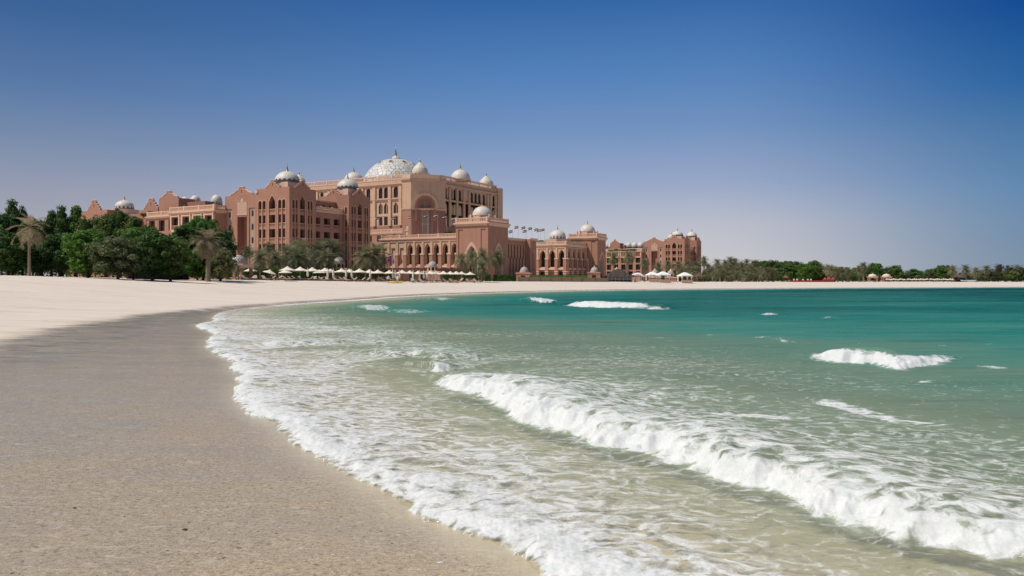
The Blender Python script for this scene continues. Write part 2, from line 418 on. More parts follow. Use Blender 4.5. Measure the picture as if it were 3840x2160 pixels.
ground = grid_mesh("sand_beach", gx_, gy_, gz_, None, {'wet': wetA, 'under': sst(gsd, -0.5, 0.25), 'band': bandA}, SANDM)
tag(ground, "pale sand beach curving round the bay, wet brown sand in the foreground", "beach", kind='structure')

# ---- sea
def sea_material():
    t = NT("sea_water"); co = t.coord()
    dep = t.attr("depth"); foam = t.attr("foam"); crest = t.attr("crest"); lacy = t.attr("lacy")
    patch = t.noise(t.scaled(co, (0.035, 0.12, 1), (0, 0, R(12))), 1.0, 5, 0.6)
    d2 = t.math('MULTIPLY', dep, t.step(patch, 0.3, 0.7, 0.70, 1.22))
    body = t.ramp(t.math('DIVIDE', d2, 8.0), [
        (0.0, (0.54, 0.54, 0.38)), (0.045, (0.34, 0.41, 0.28)), (0.10, (0.185, 0.250, 0.168)), (0.17, (0.112, 0.215, 0.155)), (0.26, (0.048, 0.205, 0.162)),
        (0.40, (0.020, 0.170, 0.142)), (0.62, (0.006, 0.118, 0.103)), (0.85, (0.001, 0.075, 0.072)), (1.0, (0.001, 0.040, 0.041))])
    body = t.mix(t.step(crest, 0.15, 0.9, 0, 0.42), body, (0.20, 0.40, 0.29))
    seag = t.noise(t.scaled(co, (0.05, 0.26, 1), (0, 0, R(10))), 1.0, 4, 0.55, 0.5)
    body = t.mix(t.math('MULTIPLY', t.step(seag, 0.60, 0.74, 0, 0.55), t.step(dep, 0.9, 2.0)), body, (0.045, 0.095, 0.082))
    stk = t.noise(t.scaled(co, (0.16, 1.5, 1), (0, 0, R(10))), 1.0, 5, 0.65, 0.3); body = t.mix(t.step(stk, 0.52, 0.70, 0, 0.30), body, (0.04, 0.085, 0.070)); body = t.mix(t.step(stk, 0.47, 0.32, 0, 0.22), body, (0.16, 0.30, 0.24))
    opa = t.math('SUBTRACT', 1.0, t.math('POWER', 2.718, t.math('MULTIPLY', d2, -2.3)))
    opa = t.math('MAXIMUM', opa, t.step(crest, 0.1, 0.7, 0, 0.75))
    # ripples
    r1 = t.noise(t.scaled(co, (0.9, 2.6, 1), (0, 0, R(14))), 1.3, 6, 0.62, 0.3)
    r2 = t.noise(t.scaled(co, (0.20, 0.75, 1), (0, 0, R(8))), 1.0, 5, 0.55)
    r3 = t.noise(t.scaled(co, (5, 13, 1), (0, 0, R(-20))), 1.0, 3, 0.6)
    h = t.math('ADD', t.math('MULTIPLY', r1, 0.05), t.math('MULTIPLY', r2, 0.22)); h = t.math('ADD', h, t.math('MULTIPLY', r3, 0.012))
    nrm = t.bump(h, 0.9, 1.0)
    tr = t.n("ShaderNodeBsdfTransparent"); t.l(t.mix(t.step(dep, 0, 0.5), (0.96, 0.97, 0.95), (0.70, 0.88, 0.76)), tr.inputs[0])
    df = t.n("ShaderNodeBsdfDiffuse"); t.l(body, df.inputs[0]); t.l(nrm, df.inputs[1])
    m1 = t.n("ShaderNodeMixShader"); t.l(opa, m1.inputs[0]); t.l(tr.outputs[0], m1.inputs[1]); t.l(df.outputs[0], m1.inputs[2])
    gl = t.n("ShaderNodeBsdfGlossy"); gl.inputs['Roughness'].default_value = 0.12; t.l(nrm, gl.inputs['Normal'])
    fr = t.n("ShaderNodeFresnel"); fr.inputs[0].default_value = 1.33; t.l(nrm, fr.inputs['Normal'])
    m2 = t.n("ShaderNodeMixShader"); t.l(t.math('MINIMUM', t.math('MULTIPLY', fr.outputs[0], 0.45), 0.10), m2.inputs[0])
    t.l(m1.outputs[0], m2.inputs[1]); t.l(gl.outputs[0], m2.inputs[2])
    # foam: cells of froth, dense where the attribute says so
    wob = t.n("ShaderNodeTexNoise"); wob.inputs['Scale'].default_value = 1.8; wob.inputs['Detail'].default_value = 3; t.l(co, wob.inputs['Vector'])
    add = t.n("ShaderNodeVectorMath", operation='MULTIPLY_ADD'); t.l(wob.outputs['Color'], add.inputs[0]); add.inputs[1].default_value = (0.8, 0.8, 0); t.l(co, add.inputs[2])
    e1 = t.vor(t.scaled(add.outputs[0], (1.0, 1.5, 1)), 2.7, 'DISTANCE_TO_EDGE'); e2 = t.vor(add.outputs[0], 8.5, 'DISTANCE_TO_EDGE')
    nf = t.noise(t.scaled(add.outputs[0], (1, 1.6, 1)), 4.6, 7, 0.74)
    lace = t.math('ADD', t.math('MULTIPLY', t.math('MINIMUM', t.math('MULTIPLY', e1, 2.6), 1.0), 0.42), t.math('MULTIPLY', t.math('MINIMUM', t.math('MULTIPLY', e2, 3.0), 1.0), 0.14))
    lace = t.math('ADD', lace, t.math('MULTIPLY', t.step(nf, 0.3, 0.7), 0.55))
    k = t.math('SUBTRACT', foam, lace)
    fm = t.step(k, -0.24, 0.46)
    fdet = t.noise(co, 38.0, 5, 0.75); fbig = t.noise(co, 6.0, 6, 0.7)
    fcol = t.mix(t.step(fdet, 0.34, 0.66), (0.76, 0.78, 0.78), (0.90, 0.90, 0.90))
    fcol = t.mix(t.step(fbig, 0.36, 0.60, 0.38, 0.0), fcol, (0.60, 0.68, 0.63))
    fb = t.bump(t.math('ADD', t.math('MULTIPLY', fdet, .5), fbig), 0.42, 0.03)
    fd = t.n("ShaderNodeBsdfDiffuse"); t.l(fcol, fd.inputs[0]); t.l(fb, fd.inputs[1])
    ft = t.n("ShaderNodeBsdfTranslucent"); ft.inputs[0].default_value = (0.8, 0.85, 0.85, 1)
    fg = t.n("ShaderNodeMixShader"); fg.inputs[0].default_value = 0.16; t.l(fd.outputs[0], fg.inputs[1]); t.l(ft.outputs[0], fg.inputs[2])
    m3 = t.n("ShaderNodeMixShader"); t.l(fm, m3.inputs[0]); t.l(m2.outputs[0], m3.inputs[1]); t.l(fg.outputs[0], m3.inputs[2])
    return t.done(m3)
SEAM = sea_material()

cols_w = list(np.arange(R(-40), R(40), R(0.085))) + list(np.arange(R(40), R(130), R(1.5)))
rows_w = geo(2.6, 17, 1.0024) + geo(17, 50, 1.005) + geo(50, 330, 1.011) + geo(330, 6000, 1.16) + [6000]
x, y = polar(rows_w, cols_w)
sd, sarc = polydist(x, y, SHORE)
rr = np.hypot(x, y)
lod = np.clip(1.2-rr/90, 0, 1)
# frayed swash edge
sd = sd + fbm(x, y, 0.9, 4)*0.22*lod + fbm(x, y, 5.0, 3, ridged=True)*0.10*lod
depth = floor_depth(np.maximum(sd, 0))*(1+0.55*sst(x, 12, 90))*(1+1.1*sst(y, 32, 62)*sst(sd, 0.8, 4)*sst(sd, 55, 16))
foam = np.zeros(x.shape); crest = np.zeros(x.shape)
# small chop, growing away from the edge
off = sst(sd, 0.3, 7)
z = off*(fbm(x*0.45+y*0.2, y*1.25-x*0.25, 0.55, 4)*0.055*np.clip(rr/14, 0.55, 1.6) + fbm(x*0.5, y, 0.09, 2)*0.10*sst(rr, 18, 60))
# swash front: a bulging lip of froth, lace behind it
lip = sst(sd, 0.0, 0.10)*(0.05 + 0.045*sst(sd, 0, 0.35)*sst(sd, 1.6, 0.4))
lum = fbm(x, y, 2.2, 4, 0.55)*0.6 + fbm(x, y, 6.5, 3, 0.6, True)*0.4
z = z - 0.035 + lip + sst(sd, 0.02, 0.3)*sst(sd, 2.2, 0.5)*lum*0.055*lod
nearshore = sst(y, 75, 30)
big = fbm(x, y*1.3, 0.35, 4)
front = sst(sd, -0.02, 0.16)*sst(sd, 1.5+0.6*big, 0.2)
foam = np.maximum(foam, nearshore*(front*1.08*(0.82+0.55*fbm(x, y, 0.8, 3))))
foam = np.maximum(foam, nearshore*sst(sd, 0.05, 0.4)*np.clip(0.68-0.045*sd+0.34*big, 0, 1)*sst(sd, 12, 5))
foam = np.maximum(foam, (1-nearshore)*sst(sd, 0.0, 0.2)*sst(sd, 2.4, 0.8)*(0.75+0.4*fbm(x, y, 0.3, 3)))
foam = np.maximum(foam, sst(sd, 1, 3)*sst(sd, 17, 8)*(0.17+0.30*fbm(x*0.5, y, 0.22, 4))*sst(y, 60, 35))

def breaker(path, ksub, fr_w, back, lum_amp, foam_k=1.35, wob=1.0, lean=1.0, lace=1.0):
    """path rows: x, y, height, foam width seaward of the foot (m), strength of foam"""
    global z, foam, crest
    P = chaikin(path, ksub); lo = P[:, :2].min(0)-back*2.5-3.0; hi = P[:, :2].max(0)+back*2.5+3.0
    m = (x > lo[0]) & (x < hi[0]) & (y > lo[1]) & (y < hi[1])
    if not m.any(): return
    xs, ys = x[m], y[m]
    q, arc, va = polydist(xs, ys, P, P[:, 2:5]); q = -q if lean < 0 else q
    endd = np.minimum(arc, arc.max()-arc)
    n1 = fbm(xs, ys, 1.1/wob, 3); n2 = fbm(xs, ys, 4.5/wob, 3, 0.6)
    n3 = np.abs(perlin(xs*2.6/wob, ys*2.6/wob))-.25; q = q + (n1*0.22 + n2*0.07 - n3*0.26)*wob
    A = va[:, 0]*sst(endd, 0.0, 0.5*wob)*(1+0.22*n1); fw = va[:, 1]; fs = va[:, 2]
    up = 0.80*sst(q, 0.0, fr_w)**.85+0.20*sst(q, fr_w*.8, fr_w*2.2); dn = np.exp(-(np.maximum(q-fr_w*1.8, 0)/back)**2)
    h = A*up*dn
    pre = -0.12*A*np.exp(-((q+0.35*wob)/(0.5*wob))**2)           # the trough in front of the foot
    body = sst(q, -0.01, 0.05*wob)*sst(q, fw*1.15, fw*0.55)
    st = fbm(xs*1.0+q*0.3, ys, 2.4/wob, 4, 0.6)
    fo = (0.25+0.75*sst(q, -0.04*wob, 0.16*wob))*sst(q, -0.16*wob, 0.0)*(np.interp(q/np.maximum(fw, .05), [0, .7, 1.0, 1.5], [1.35, 1.15, .75, .0]) if lace < .5 else np.interp(q/np.maximum(fw, .05), [0, .5, .9, 1.5, 2.8, 5.0, 9.0], [1.30, 1.05, .78, .62, .52, .42, 0.0]))*np.clip(fs, 0, 1)*sst(endd, 0.0, 0.25*wob)
    fo = fo + np.where(q > 0, 1, 0)*st*0.5*np.clip(fs, 0, 1)*sst(q, fw*.25, fw*.8)*(fo > .1)
    bil = lambda sc: np.abs(perlin(xs*sc/wob+3.1, ys*sc/wob))+0.5*np.abs(perlin(xs*sc*2.1/wob, ys*sc*2.1/wob+7.7))
    puff = bil(1.7)*.9+bil(4.3)*.55+bil(11.0)*.28-.55
    h = h*(1+0.10*fbm(xs, ys, 0.7/wob, 2)) + body*np.clip(fs, 0, 1)*lum_amp*puff*sst(q, 0.0, 0.12*wob)*sst(q, fw*1.5, fw*0.6)
    behind = np.zeros_like(q)
    z[m] += h+pre
    foam[m] = np.maximum(foam[m]*np.where((q > -2.2*wob) & (q < 0), 0.45+0.55*sst(-q, 0.2*wob, 2.2*wob), 1.0), np.maximum(fo, behind))
    crest[m] = np.maximum(crest[m], sst(h, 0.3*va[:, 0].max(), 0.9*va[:, 0].max())*sst(va[:, 0].max()*0+A, 0.04, 0.2)*(1-0.5*np.clip(fs, 0, 1)))
    crest[m] = np.maximum(crest[m], 0.6*np.exp(-((q-0.02)/(0.22*wob))**2)*sst(A, 0.05, 0.3))
def bp(px, py, a, w, s): return (*gp(px, py), a, w, s)
main = [bp(1560,1405,0.05,0.3,0), bp(1615,1425,0.16,0.30,0.1), bp(1660,1455,0.25,0.55,1.0), bp(1760,1474,0.28,0.66,1.0), bp(1815,1478,0.29,0.60,0.95), bp(1835,1500,0.30,0.62,1),
  bp(1919,1552,0.31,0.62,1), bp(1966,1590,0.31,0.60,1), bp(2124,1624,0.31,0.56,1), bp(2199,1652,0.31,0.54,1), bp(2385,1685,0.31,0.50,1), bp(2492,1715,0.30,0.48,1), bp(2651,1772,0.30,0.46,1),
  bp(2715,1806,0.30,0.46,1), bp(2908,1838,0.30,0.46,1), bp(2985,1902,0.29,0.42,1), bp(3216,1968,0.29,0.42,1), bp(3288,2018,0.28,0.42,1), bp(3539,2075,0.28,0.42,1), bp(3721,2106,0.27,0.40,1),
  bp(3815,2100,0.26,0.38,1), (4.3,5.42,0.26,0.38,1), (5.2,4.95,0.26,0.4,1), (6.6,4.1,0.27,0.4,1), (9,2.6,0.26,0.4,1), (14,0.5,0.26,0.4,1)]
breaker([(a_, b_, c_*(.95 if b_ > 11 else .82), d_*(.9 if b_ > 11 else .80), e_) for a_, b_, c_, d_, e_ in main], 1, 0.36, 1.25, 0.09, lean=-1)
breaker([bp(1560,1396,0.03,0.3,0), bp(1596,1399,0.08,0.5,.3), bp(1622,1400,0.15,0.6,.9), bp(1660,1399,0.20,0.6,.95), bp(1695,1393,0.20,0.5,.8), bp(1730,1382,0.12,0.3,0.3), bp(1790,1372,0.05,0.2,0)], 1, 0.4, 0.8, 0.10, lean=-1)
breaker([bp(2960,1350,0.03,0.3,0), bp(3040,1352,0.12,0.4,0.3), bp(3080,1355,0.26,0.7,1), bp(3150,1361,0.30,0.7,1), bp(3240,1362,0.30,0.45,.9), bp(3290,1366,0.30,0.40,.75), bp(3350,1384,0.31,0.75,1), bp(3440,1377,0.28,0.65,1), bp(3520,1363,0.20,0.5,.9), bp(3585,1353,0.12,0.35,.4), bp(3660,1349,0.05,0.3,0)], 1, 0.45, 0.9, 0.12, wob=1.1, lean=-1, lace=0)
breaker([bp(2095,1145,0.10,.8,0), bp(2140,1146,0.40,1.2,1), bp(2210,1152,0.42,1.6,1), bp(2300,1156,0.40,1.4,1), bp(2370,1158,0.32,1.1,1), bp(2405,1160,0.22,.7,.3), bp(2435,1163,0.28,.9,.9), bp(2480,1162,0.22,.7,.7), bp(2530,1163,0.10,.5,0)], 1, 0.9, 2.0, 0.18, wob=1.8, lean=-1, lace=0)
breaker([bp(2830,1181,0.1,.5,0), bp(2862,1183,0.13,.5,.85), bp(2900,1183,0.13,.5,.75), bp(2930,1184,0.08,.4,0)], 1, 0.7, 1.6, 0.12, wob=1.6, lean=-1, lace=0)
breaker([bp(2010,1137,0.1,.8,0), bp(2030,1138,0.36,1.6,1), bp(2058,1136,0.40,1.8,1), bp(2084,1128,0.25,1.0,.7), bp(2110,1126,0.08,.5,0)], 1, 1.0, 2.2, 0.16, wob=1.8, lean=-1, lace=0)
breaker([bp(1385,1168,0.1,.8,0), bp(1406,1167,0.32,1.0,.85), bp(1448,1160,0.34,1.0,.8), bp(1480,1152,0.12,.5,.1), bp(1520,1149,0.05,.5,0)], 1, 0.8, 1.8, 0.15, wob=1.6, lean=-1, lace=0)
breaker([bp(1500,1176,0.1,1,0), bp(1535,1175,0.20,0.7,.55), bp(1600,1172,0.20,.7,.5), bp(1650,1166,0.1,.5,0)], 1, 0.8, 2.0, 0.12, wob=1.7, lean=-1)
breaker([bp(1640,1126,0.1,1,0), bp(1656,1127,0.25,1.2,.6), bp(1704,1122,0.25,1.2,.6), bp(1730,1119,0.1,.5,0)], 1, 1.0, 2.4, 0.15, wob=2.2, lean=-1)
breaker([bp(3060,1194,0.1,.8,0), bp(3095,1196,0.12,.4,.5), bp(3140,1195,0.10,.4,.35), bp(3190,1194,0.05,.3,0)], 1, 0.7, 1.6, 0.08, wob=1.6, lean=-1)
breaker([bp(2900,1282,0.05,.4,0), bp(2940,1284,0.16,.45,.6), bp(2980,1281,0.1,.4,.4), bp(3010,1280,0.05,.3,0)], 1, 0.5, 1.2, 0.06, wob=1.2, lean=-1)
breaker([bp(1480,1345,0.08,.3,0), bp(1540,1338,0.2,.2,.25), bp(1600,1350,0.16,.2,.1), bp(1640,1362,0.06,.2,0)], 1, 0.5, 1.0, 0.03, wob=1.2, lean=-1)
breaker([bp(1060,1305,0.05,.3,0), bp(1110,1300,0.14,.3,.2), bp(1180,1296,0.14,.3,.2), bp(1260,1300,0.05,.2,0)], 1, 0.5, 1.0, 0.03, wob=1.2, lean=-1)
# trailing rafts of lace behind the main breaker
def raft(path, w, s, fr=1.0):
    global foam
    P = chaikin([gp(a, b) for a, b in path], 2); lo = P.min(0)-w*3; hi = P.max(0)+w*3
    m = (x > lo[0]) & (x < hi[0]) & (y > lo[1]) & (y < hi[1]); xs, ys = x[m], y[m]
    q, arc = polydist(xs, ys, P); e = np.minimum(arc, arc.max()-arc); n = fbm(xs, ys, 0.9/fr, 4)
    foam[m] = np.maximum(foam[m], .88*s*sst(np.abs(q)+n*w*1.7, w*1.5, w*0.2)*sst(e, 0, w*2)*(0.8+0.7*fbm(xs*0.6, ys*1.6, 1.7/fr, 3)))
raft([(3020,1500),(3110,1510),(3230,1545),(3330,1580),(3460,1592),(3640,1606)], 0.20, 0.95)
raft([(2600,1560),(2800,1565),(2980,1575),(3060,1590)], 0.16, 0.85)
raft([(3030,1600),(3140,1595),(3220,1610)], 0.22, 0.9)
raft([(2240,1470),(2500,1478),(2640,1500),(2760,1490)], 0.28, 0.62)
raft([(2050,1440),(2150,1430),(2350,1440),(2560,1452),(2740,1470)], 0.30, 0.50)
raft([(2900,1650),(3150,1680),(3400,1690),(3600,1710)], 0.30, 0.62)
raft([(3200,1640),(3420,1650),(3560,1680),(3750,1700)], 0.22, 0.60)
raft([(3500,1640),(3700,1650),(3830,1680)], 0.16, 0.5)
raft([(2100,1500),(2400,1540),(2650,1600),(2900,1640)], 0.35, 0.62)
raft([(2160,1790),(2300,1830),(2420,1880)], 0.35, 0.55); raft([(2250,1880),(2380,1930),(2300,2000)], 0.3, 0.6)
raft([(2200,2030),(2330,2060),(2480,2110),(2700,2160)], 0.22, 0.62); raft([(2450,2050),(2600,2080),(2800,2100)], 0.15, 0.45)
raft([(1900,1860),(2060,1900),(2150,1990)], 0.35, 0.7)
raft([(1600,1630),(1900,1680),(2150,1760)], 0.5, 0.50); raft([(1450,1560),(1750,1560),(1950,1620)], 0.5, 0.5)
fl = fbm(x*0.55, y*1.1, 0.9, 4)
foam = np.maximum(foam, sst(fl, 0.40, 0.62)*0.62*sst(sd, 2, 6)*sst(rr, 60, 25)*(1-sst(np.abs(x-4), 9, 16)))
# thin water over the bed is see-through
keep = sd > -0.35
sea = grid_mesh("sea_water", x, y, z, keep, {'depth': depth, 'foam': foam, 'crest': crest, 'lacy': np.zeros(x.shape)}, SEAM)
tag(sea, "turquoise sea with white breakers and foam along the shore", "sea", kind='structure')


# ------------------------------------------------------------------ buildings
G0 = 1.8                                              # the garden level behind the beach
def arch_pts(s, z, w, h, kind='round', n=7):
    """outline of an opening: s centre, z sill"""
    x0, x1 = s-w/2, s+w/2
    if kind == 'rect': return [(x0,z),(x1,z),(x1,z+h),(x0,z+h)]
    rise = w/2*(1.35 if kind == 'point' else 1.0); zs = z+h-rise; P = [(x0,z),(x1,z)]
    for i in range(2*n+1):
        a = math.pi*i/(2*n)
        if kind == 'point':
            t = abs(math.cos(a)); zz = rise*(1-t**1.55)
            P.append((s+w/2*math.cos(a), zs+zz))
        else: P.append((s+w/2*math.cos(a), zs+rise*math.sin(a)))
    return P
_proto = {}
def window_mesh(w, h, kind, style):
    key = (round(w,1), round(h,1), kind, style)
    if key in _proto: return _proto[key]
    m = MB(); P = arch_pts(0, 0, w, h, kind)
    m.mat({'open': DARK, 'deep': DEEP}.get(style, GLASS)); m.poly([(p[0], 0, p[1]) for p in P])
    m.mat(FRAME)
    t = 0.10
    if style == 'glass':
        m.box(-t/2, -0.12, 0.02, t/2, -0.01, h*0.93); zt = h-w/2 if kind != 'rect' else h*0.68
        m.box(-w/2+.03, -0.10, zt-t/2, w/2-.03, -0.012, zt+t/2)
        m.box(-w/2+.02, -0.11, 0.02, -w/2+.02+t, -0.011, h*.8); m.box(w/2-.02-t, -0.11, 0.02, w/2-.02, -0.011, h*.8)
    elif style == 'lattice':                          # carved tracery in the head of the arch
        m.mat(LATT); zs = h-w*0.62
        for q in (-0.25, 0.25):
            pts = [(q*w+w*0.25*math.cos(a), -0.10, zs+w*0.34*math.sin(a)) for a in [math.pi*i/6 for i in range(7)]]
            m.tube(pts, [0.13]*7, 4)
        m.box(-0.13, -0.18, 0.02, 0.13, -0.02, zs+0.1)
        m.tube([(-w*.22, -.1, zs+w*.3), (0, -.1, zs+w*.52), (w*.22, -.1, zs+w*.3)], [0.1]*3, 4)
    _proto[key] = m.mesh('window'); return _proto[key]
def baluster_row(m, L, z, h, step=0.55, t=0.16, posts=4.0, y0=0.0, th=0.34):
    """along local x from 0 to L, thickness th behind y0"""
    m.box(0, y0, z, L, y0+th, z+0.22*h); m.box(0, y0, z+0.80*h, L, y0+th, z+h)
    n = max(2, int(L/step))
    for i in range(n):
        c = (i+.5)*L/n; m.box(c-t/2*1.4, y0+.06, z+0.22*h-.01, c+t/2*1.4, y0+th-.06, z+0.80*h+.01)
    k = max(1, int(round(L/posts)))
    for i in range(k+1):
        c = min(max(i*L/k, 0.3), L-0.3); m.box(c-0.32, y0-.06, z-0.02, c+0.32, y0+th+.06, z+h+0.18)
def balcony_mesh(w):
    key = ('balcony', round(w,1))
    if key in _proto: return _proto[key]
    m = MB().mat(PINK); m.box(-w/2, 0.02, -0.75, w/2, 0.45, 0.0)
    m.mat(PINK); m.mat(MOULD); m.box(-w/2, -0.02, 0.95, w/2, 0.22, 1.15); m.mat(PINK); m.box(-w/2, 0.0, -0.02, w/2, 0.2, 0.18)
    n = max(2, int(w/0.42))
    for i in range(n):
        c = -w/2+(i+.5)*w/n; m.box(c-0.10, 0.03, 0.15, c+0.10, 0.17, 0.98)
    _proto[key] = m.mesh('balcony'); return _proto[key]
def put(parent, me, name, x, y, z, rz):
    o = bpy.data.objects.new(name, me); link(o, parent); o.location = (x, y, z); o.rotation_euler = (0, 0, rz); return o

class Bld:
    def __init__(s, name, o, label, cat='building', group=None, ground=G0, rot=TH):
        s.o = o; s.root = empty(name, (o[0], o[1], ground), rot, label, cat, group)
        s.w = MB()
    def face(s, p, q, z0, z1, holes=(), depth=0.5, mat=PINK, bandz=None, bandmat=None):
        """wall from p to q (outward on the right hand of the walk); holes: (s, z, w, h, kind, style)"""
        L = math.hypot(q[0]-p[0], q[1]-p[1]); d = ((q[0]-p[0])/L, (q[1]-p[1])/L); inn = (-d[1], d[0]); ang = math.atan2(d[1], d[0])
        at = lambda a, z, t=0.0: (p[0]+d[0]*a+inn[0]*t, p[1]+d[1]*a+inn[1]*t, z)
        outer = [(0,z0),(L,z0),(L,z1),(0,z1)]
        if bandz:                                     # change of stone at a height: split the wall into two sheets
            s.face(p, q, z0, bandz, [h for h in holes if h[1] < bandz], depth, mat); s.face(p, q, bandz, z1, [h for h in holes if h[1] >= bandz], depth, bandmat); return
        loops = [[Vector((a, b, 0)) for a, b in outer]]; polys = []
        for h in holes:
            P = arch_pts(*h[:5]); polys.append((h, P)); loops.append([Vector((a, b, 0)) for a, b in P])
        flat = [v for l in loops for v in l]; b0 = len(s.w.v)
        s.w.mat(mat); s.w.v += [at(v.x, v.y) for v in flat]
        for t in tessellate_polygon(loops):
            a, b, c = (flat[i] for i in t)
            ccw = (b.x-a.x)*(c.y-a.y)-(b.y-a.y)*(c.x-a.x) > 0
            s.w.face([b0+i for i in (t if ccw else t[::-1])])
        for h, P in polys:
            dep = h[6] if len(h) > 6 else depth
            n = len(P); b = len(s.w.v)
            s.w.v += [at(a, z) for a, z in P] + [at(a, z, dep) for a, z in P]
            s.w.mat(h[7] if len(h) > 7 else mat)
            for i in range(n): s.w.face((b+(i+1)%n, b+i, b+n+i, b+n+(i+1)%n))
            st = h[5]
            if st == 'loggia' or (h[4] == 'point' and st == 'open'):      # raised moulding round the arch
                q_ = arch_pts(h[0], h[1], h[2]+.56, h[3]+.30, h[4]); b = len(s.w.v); s.w.mat(MOULD)
                s.w.v += [at(a, z, -.10) for a, z in P] + [at(a, z, -.10) for a, z in q_] + [at(a, z, 0) for a, z in q_] + [at(a, z, 0) for a, z in P]
                for i in range(1, n):
                    j = (i+1) % n
                    s.w.face((b+i, b+n+i, b+n+j, b+j)); s.w.face((b+n+i, b+2*n+i, b+2*n+j, b+n+j)); s.w.face((b+i, b+j, b+3*n+j, b+3*n+i))
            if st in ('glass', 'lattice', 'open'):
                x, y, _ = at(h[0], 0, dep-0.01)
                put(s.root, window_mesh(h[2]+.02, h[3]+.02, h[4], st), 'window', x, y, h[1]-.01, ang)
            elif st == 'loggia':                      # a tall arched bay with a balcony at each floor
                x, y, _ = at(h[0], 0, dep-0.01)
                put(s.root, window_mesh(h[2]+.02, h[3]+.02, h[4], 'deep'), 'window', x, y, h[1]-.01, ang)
                for zb in h[8]:
                    x, y, _ = at(h[0], 0, 0.12); put(s.root, balcony_mesh(h[2]-.06), 'balcony', x, y, zb, ang)
            elif st == 'blind':
                s.w.mat(h[8] if len(h) > 8 else mat); s.w.poly([at(a, z, dep) for a, z in P])
        return
    def slab(s, pts, z, mat=ROOF): s.w.mat(mat); s.w.poly([(a, b, z) for a, b in pts])
    def block(s, x0, y0, x1, y1, z0, z1, front=(), right=(), depth=0.5, mat=PINK, **k):
        s.face((x0,y0), (x1,y0), z0, z1, front, depth, mat, **k); s.face((x1,y0), (x1,y1), z0, z1, right, depth, mat, **k)
        s.face((x1,y1), (x0,y1), z0, z1, (), depth, mat); s.face((x0,y1), (x0,y0), z0, z1, (), depth, mat)
        s.slab([(x0,y0),(x1,y0),(x1,y1),(x0,y1)], z1)
    def wall(s, name='wall'): return s.w.build(name, s.root)
    def rail(s, p, q, z, h=1.3, mat=TRIM, posts=5.0, step=0.62, out=0.12):
        L = math.hypot(q[0]-p[0], q[1]-p[1]); m = MB().mat(mat); baluster_row(m, L, 0, h, step, 0.2, posts, -out, 0.42)
        return m.build('balustrade', s.root, (p[0], p[1], z), math.atan2(q[1]-p[1], q[0]-p[0]))
    def cornice(s, p, q, z, h=0.7, proud=0.45, mat=TRIM, name='cornice'):
        L = math.hypot(q[0]-p[0], q[1]-p[1]); m = MB().mat(mat)
        for i in range(3): m.box(-proud*(i+1)/3+.003*i, -proud*(i+1)/3, h*i/3, L+proud*(i+1)/3-.003*i, 0.1, h*(i+1)/3)
        return m.build(name, s.root, (p[0], p[1], z), math.atan2(q[1]-p[1], q[0]-p[0]))
    def gable(s, p, q, z, prof, mat=PINK, t=0.7, slit=True):
        """raised parapet: prof = half outline (x from 0 centre outward, height)"""
        L = math.hypot(q[0]-p[0], q[1]-p[1]); m = MB().mat(mat)
        P = [(-a, b) for a, b in prof[::-1]] + [(a, b) for a, b in prof if a > 0]
        P = [(P[0][0], 0)] + P + [(P[-1][0], 0)]
        n = len(P); b = len(m.v)
        m.v += [(a, 0, c) for a, c in P] + [(a, t, c) for a, c in P]
        for tri in tessellate_polygon([[Vector((a, c, 0)) for a, c in P]]):
            m.face([b+i for i in tri]); m.face([b+n+i for i in tri[::-1]])
        for i in range(n): m.face((b+i, b+n+i, b+n+(i+1)%n, b+(i+1)%n))
        m.mat(TRIM)
        for i in range(1, n-2):                       # a lighter coping runs along the top
            (a0, c0), (a1, c1) = P[i], P[i+1]
            if abs(a1-a0) > 0.05: m.poly([(a0,-.1,c0+.15),(a1,-.1,c1+.15),(a1,t+.1,c1+.15),(a0,t+.1,c0+.15)]); m.poly([(a0,-.1,c0-.12),(a1,-.1,c1-.12),(a1,-.1,c1+.15),(a0,-.1,c0+.15)])
        top = max(c for a, c in P)
        m.mat(DARK)
        if slit: m.box(-0.13, -0.04, top*0.30, 0.13, 0.05, top*0.62)
        return m.build('gable', s.root, ((p[0]+q[0])/2, (p[1]+q[1])/2, z), math.atan2(q[1]-p[1], q[0]-p[0]))
    def dome(s, c, z, r, h=None, kind='scallop', drum=0.0, label=None, drum_mat=TRIM, fin=1.0):
        h = h or r; m = MB(); m.smooth = True
        if drum > 0:
            m.smooth = False; m.mat(drum_mat); m.lathe([(r*1.06,0),(r*1.06,drum*.85),(r*1.12,drum*.85),(r*1.12,drum),(r*0.9,drum)], (0,0,0), 24)
            if kind == 'onion':                       # a ring of little merlons round the drum
                m.mat(TRIM)
                for i in range(16):
                    a = 2*math.pi*i/16; m.obox((r*1.2*math.cos(a), r*1.2*math.sin(a)), (-math.sin(a), math.cos(a)), r*.22, r*.12, 0, drum*.95)
            m.smooth = True
        z0 = drum
        if kind == 'scallop':
            m.smooth = False; bh = h*0.17
            m.mat(DGREY); m.lathe([(r*1.0, z0), (r*1.015, z0+bh)], n=32, cap=False)
            m.mat(DGREY)
            for i in range(16):                       # pointed scallops climbing from the grey band
                a0, a1 = 2*math.pi*i/16, 2*math.pi*(i+1)/16; am = (a0+a1)/2
                f = lambda a, zz, k: (r*k*math.cos(a), r*k*math.sin(a), z0+zz)
                m.poly([f(a0, bh, 1.017), f(a1, bh, 1.017), f(am+.03, bh*1.85, 1.005), f(am-.03, bh*1.85, 1.005)])
            m.smooth = True; prof = [(r*math.cos(t), z0+bh*.9+(h-bh*.9)*math.sin(t)) for t in [math.pi/2*i/12 for i in range(12)]] + [(0.02, z0+h)]
            m.mat(WHITE); m.lathe(prof, n=36, cap=False)
        elif kind == 'window':
            m.smooth = False; bh = h*0.34
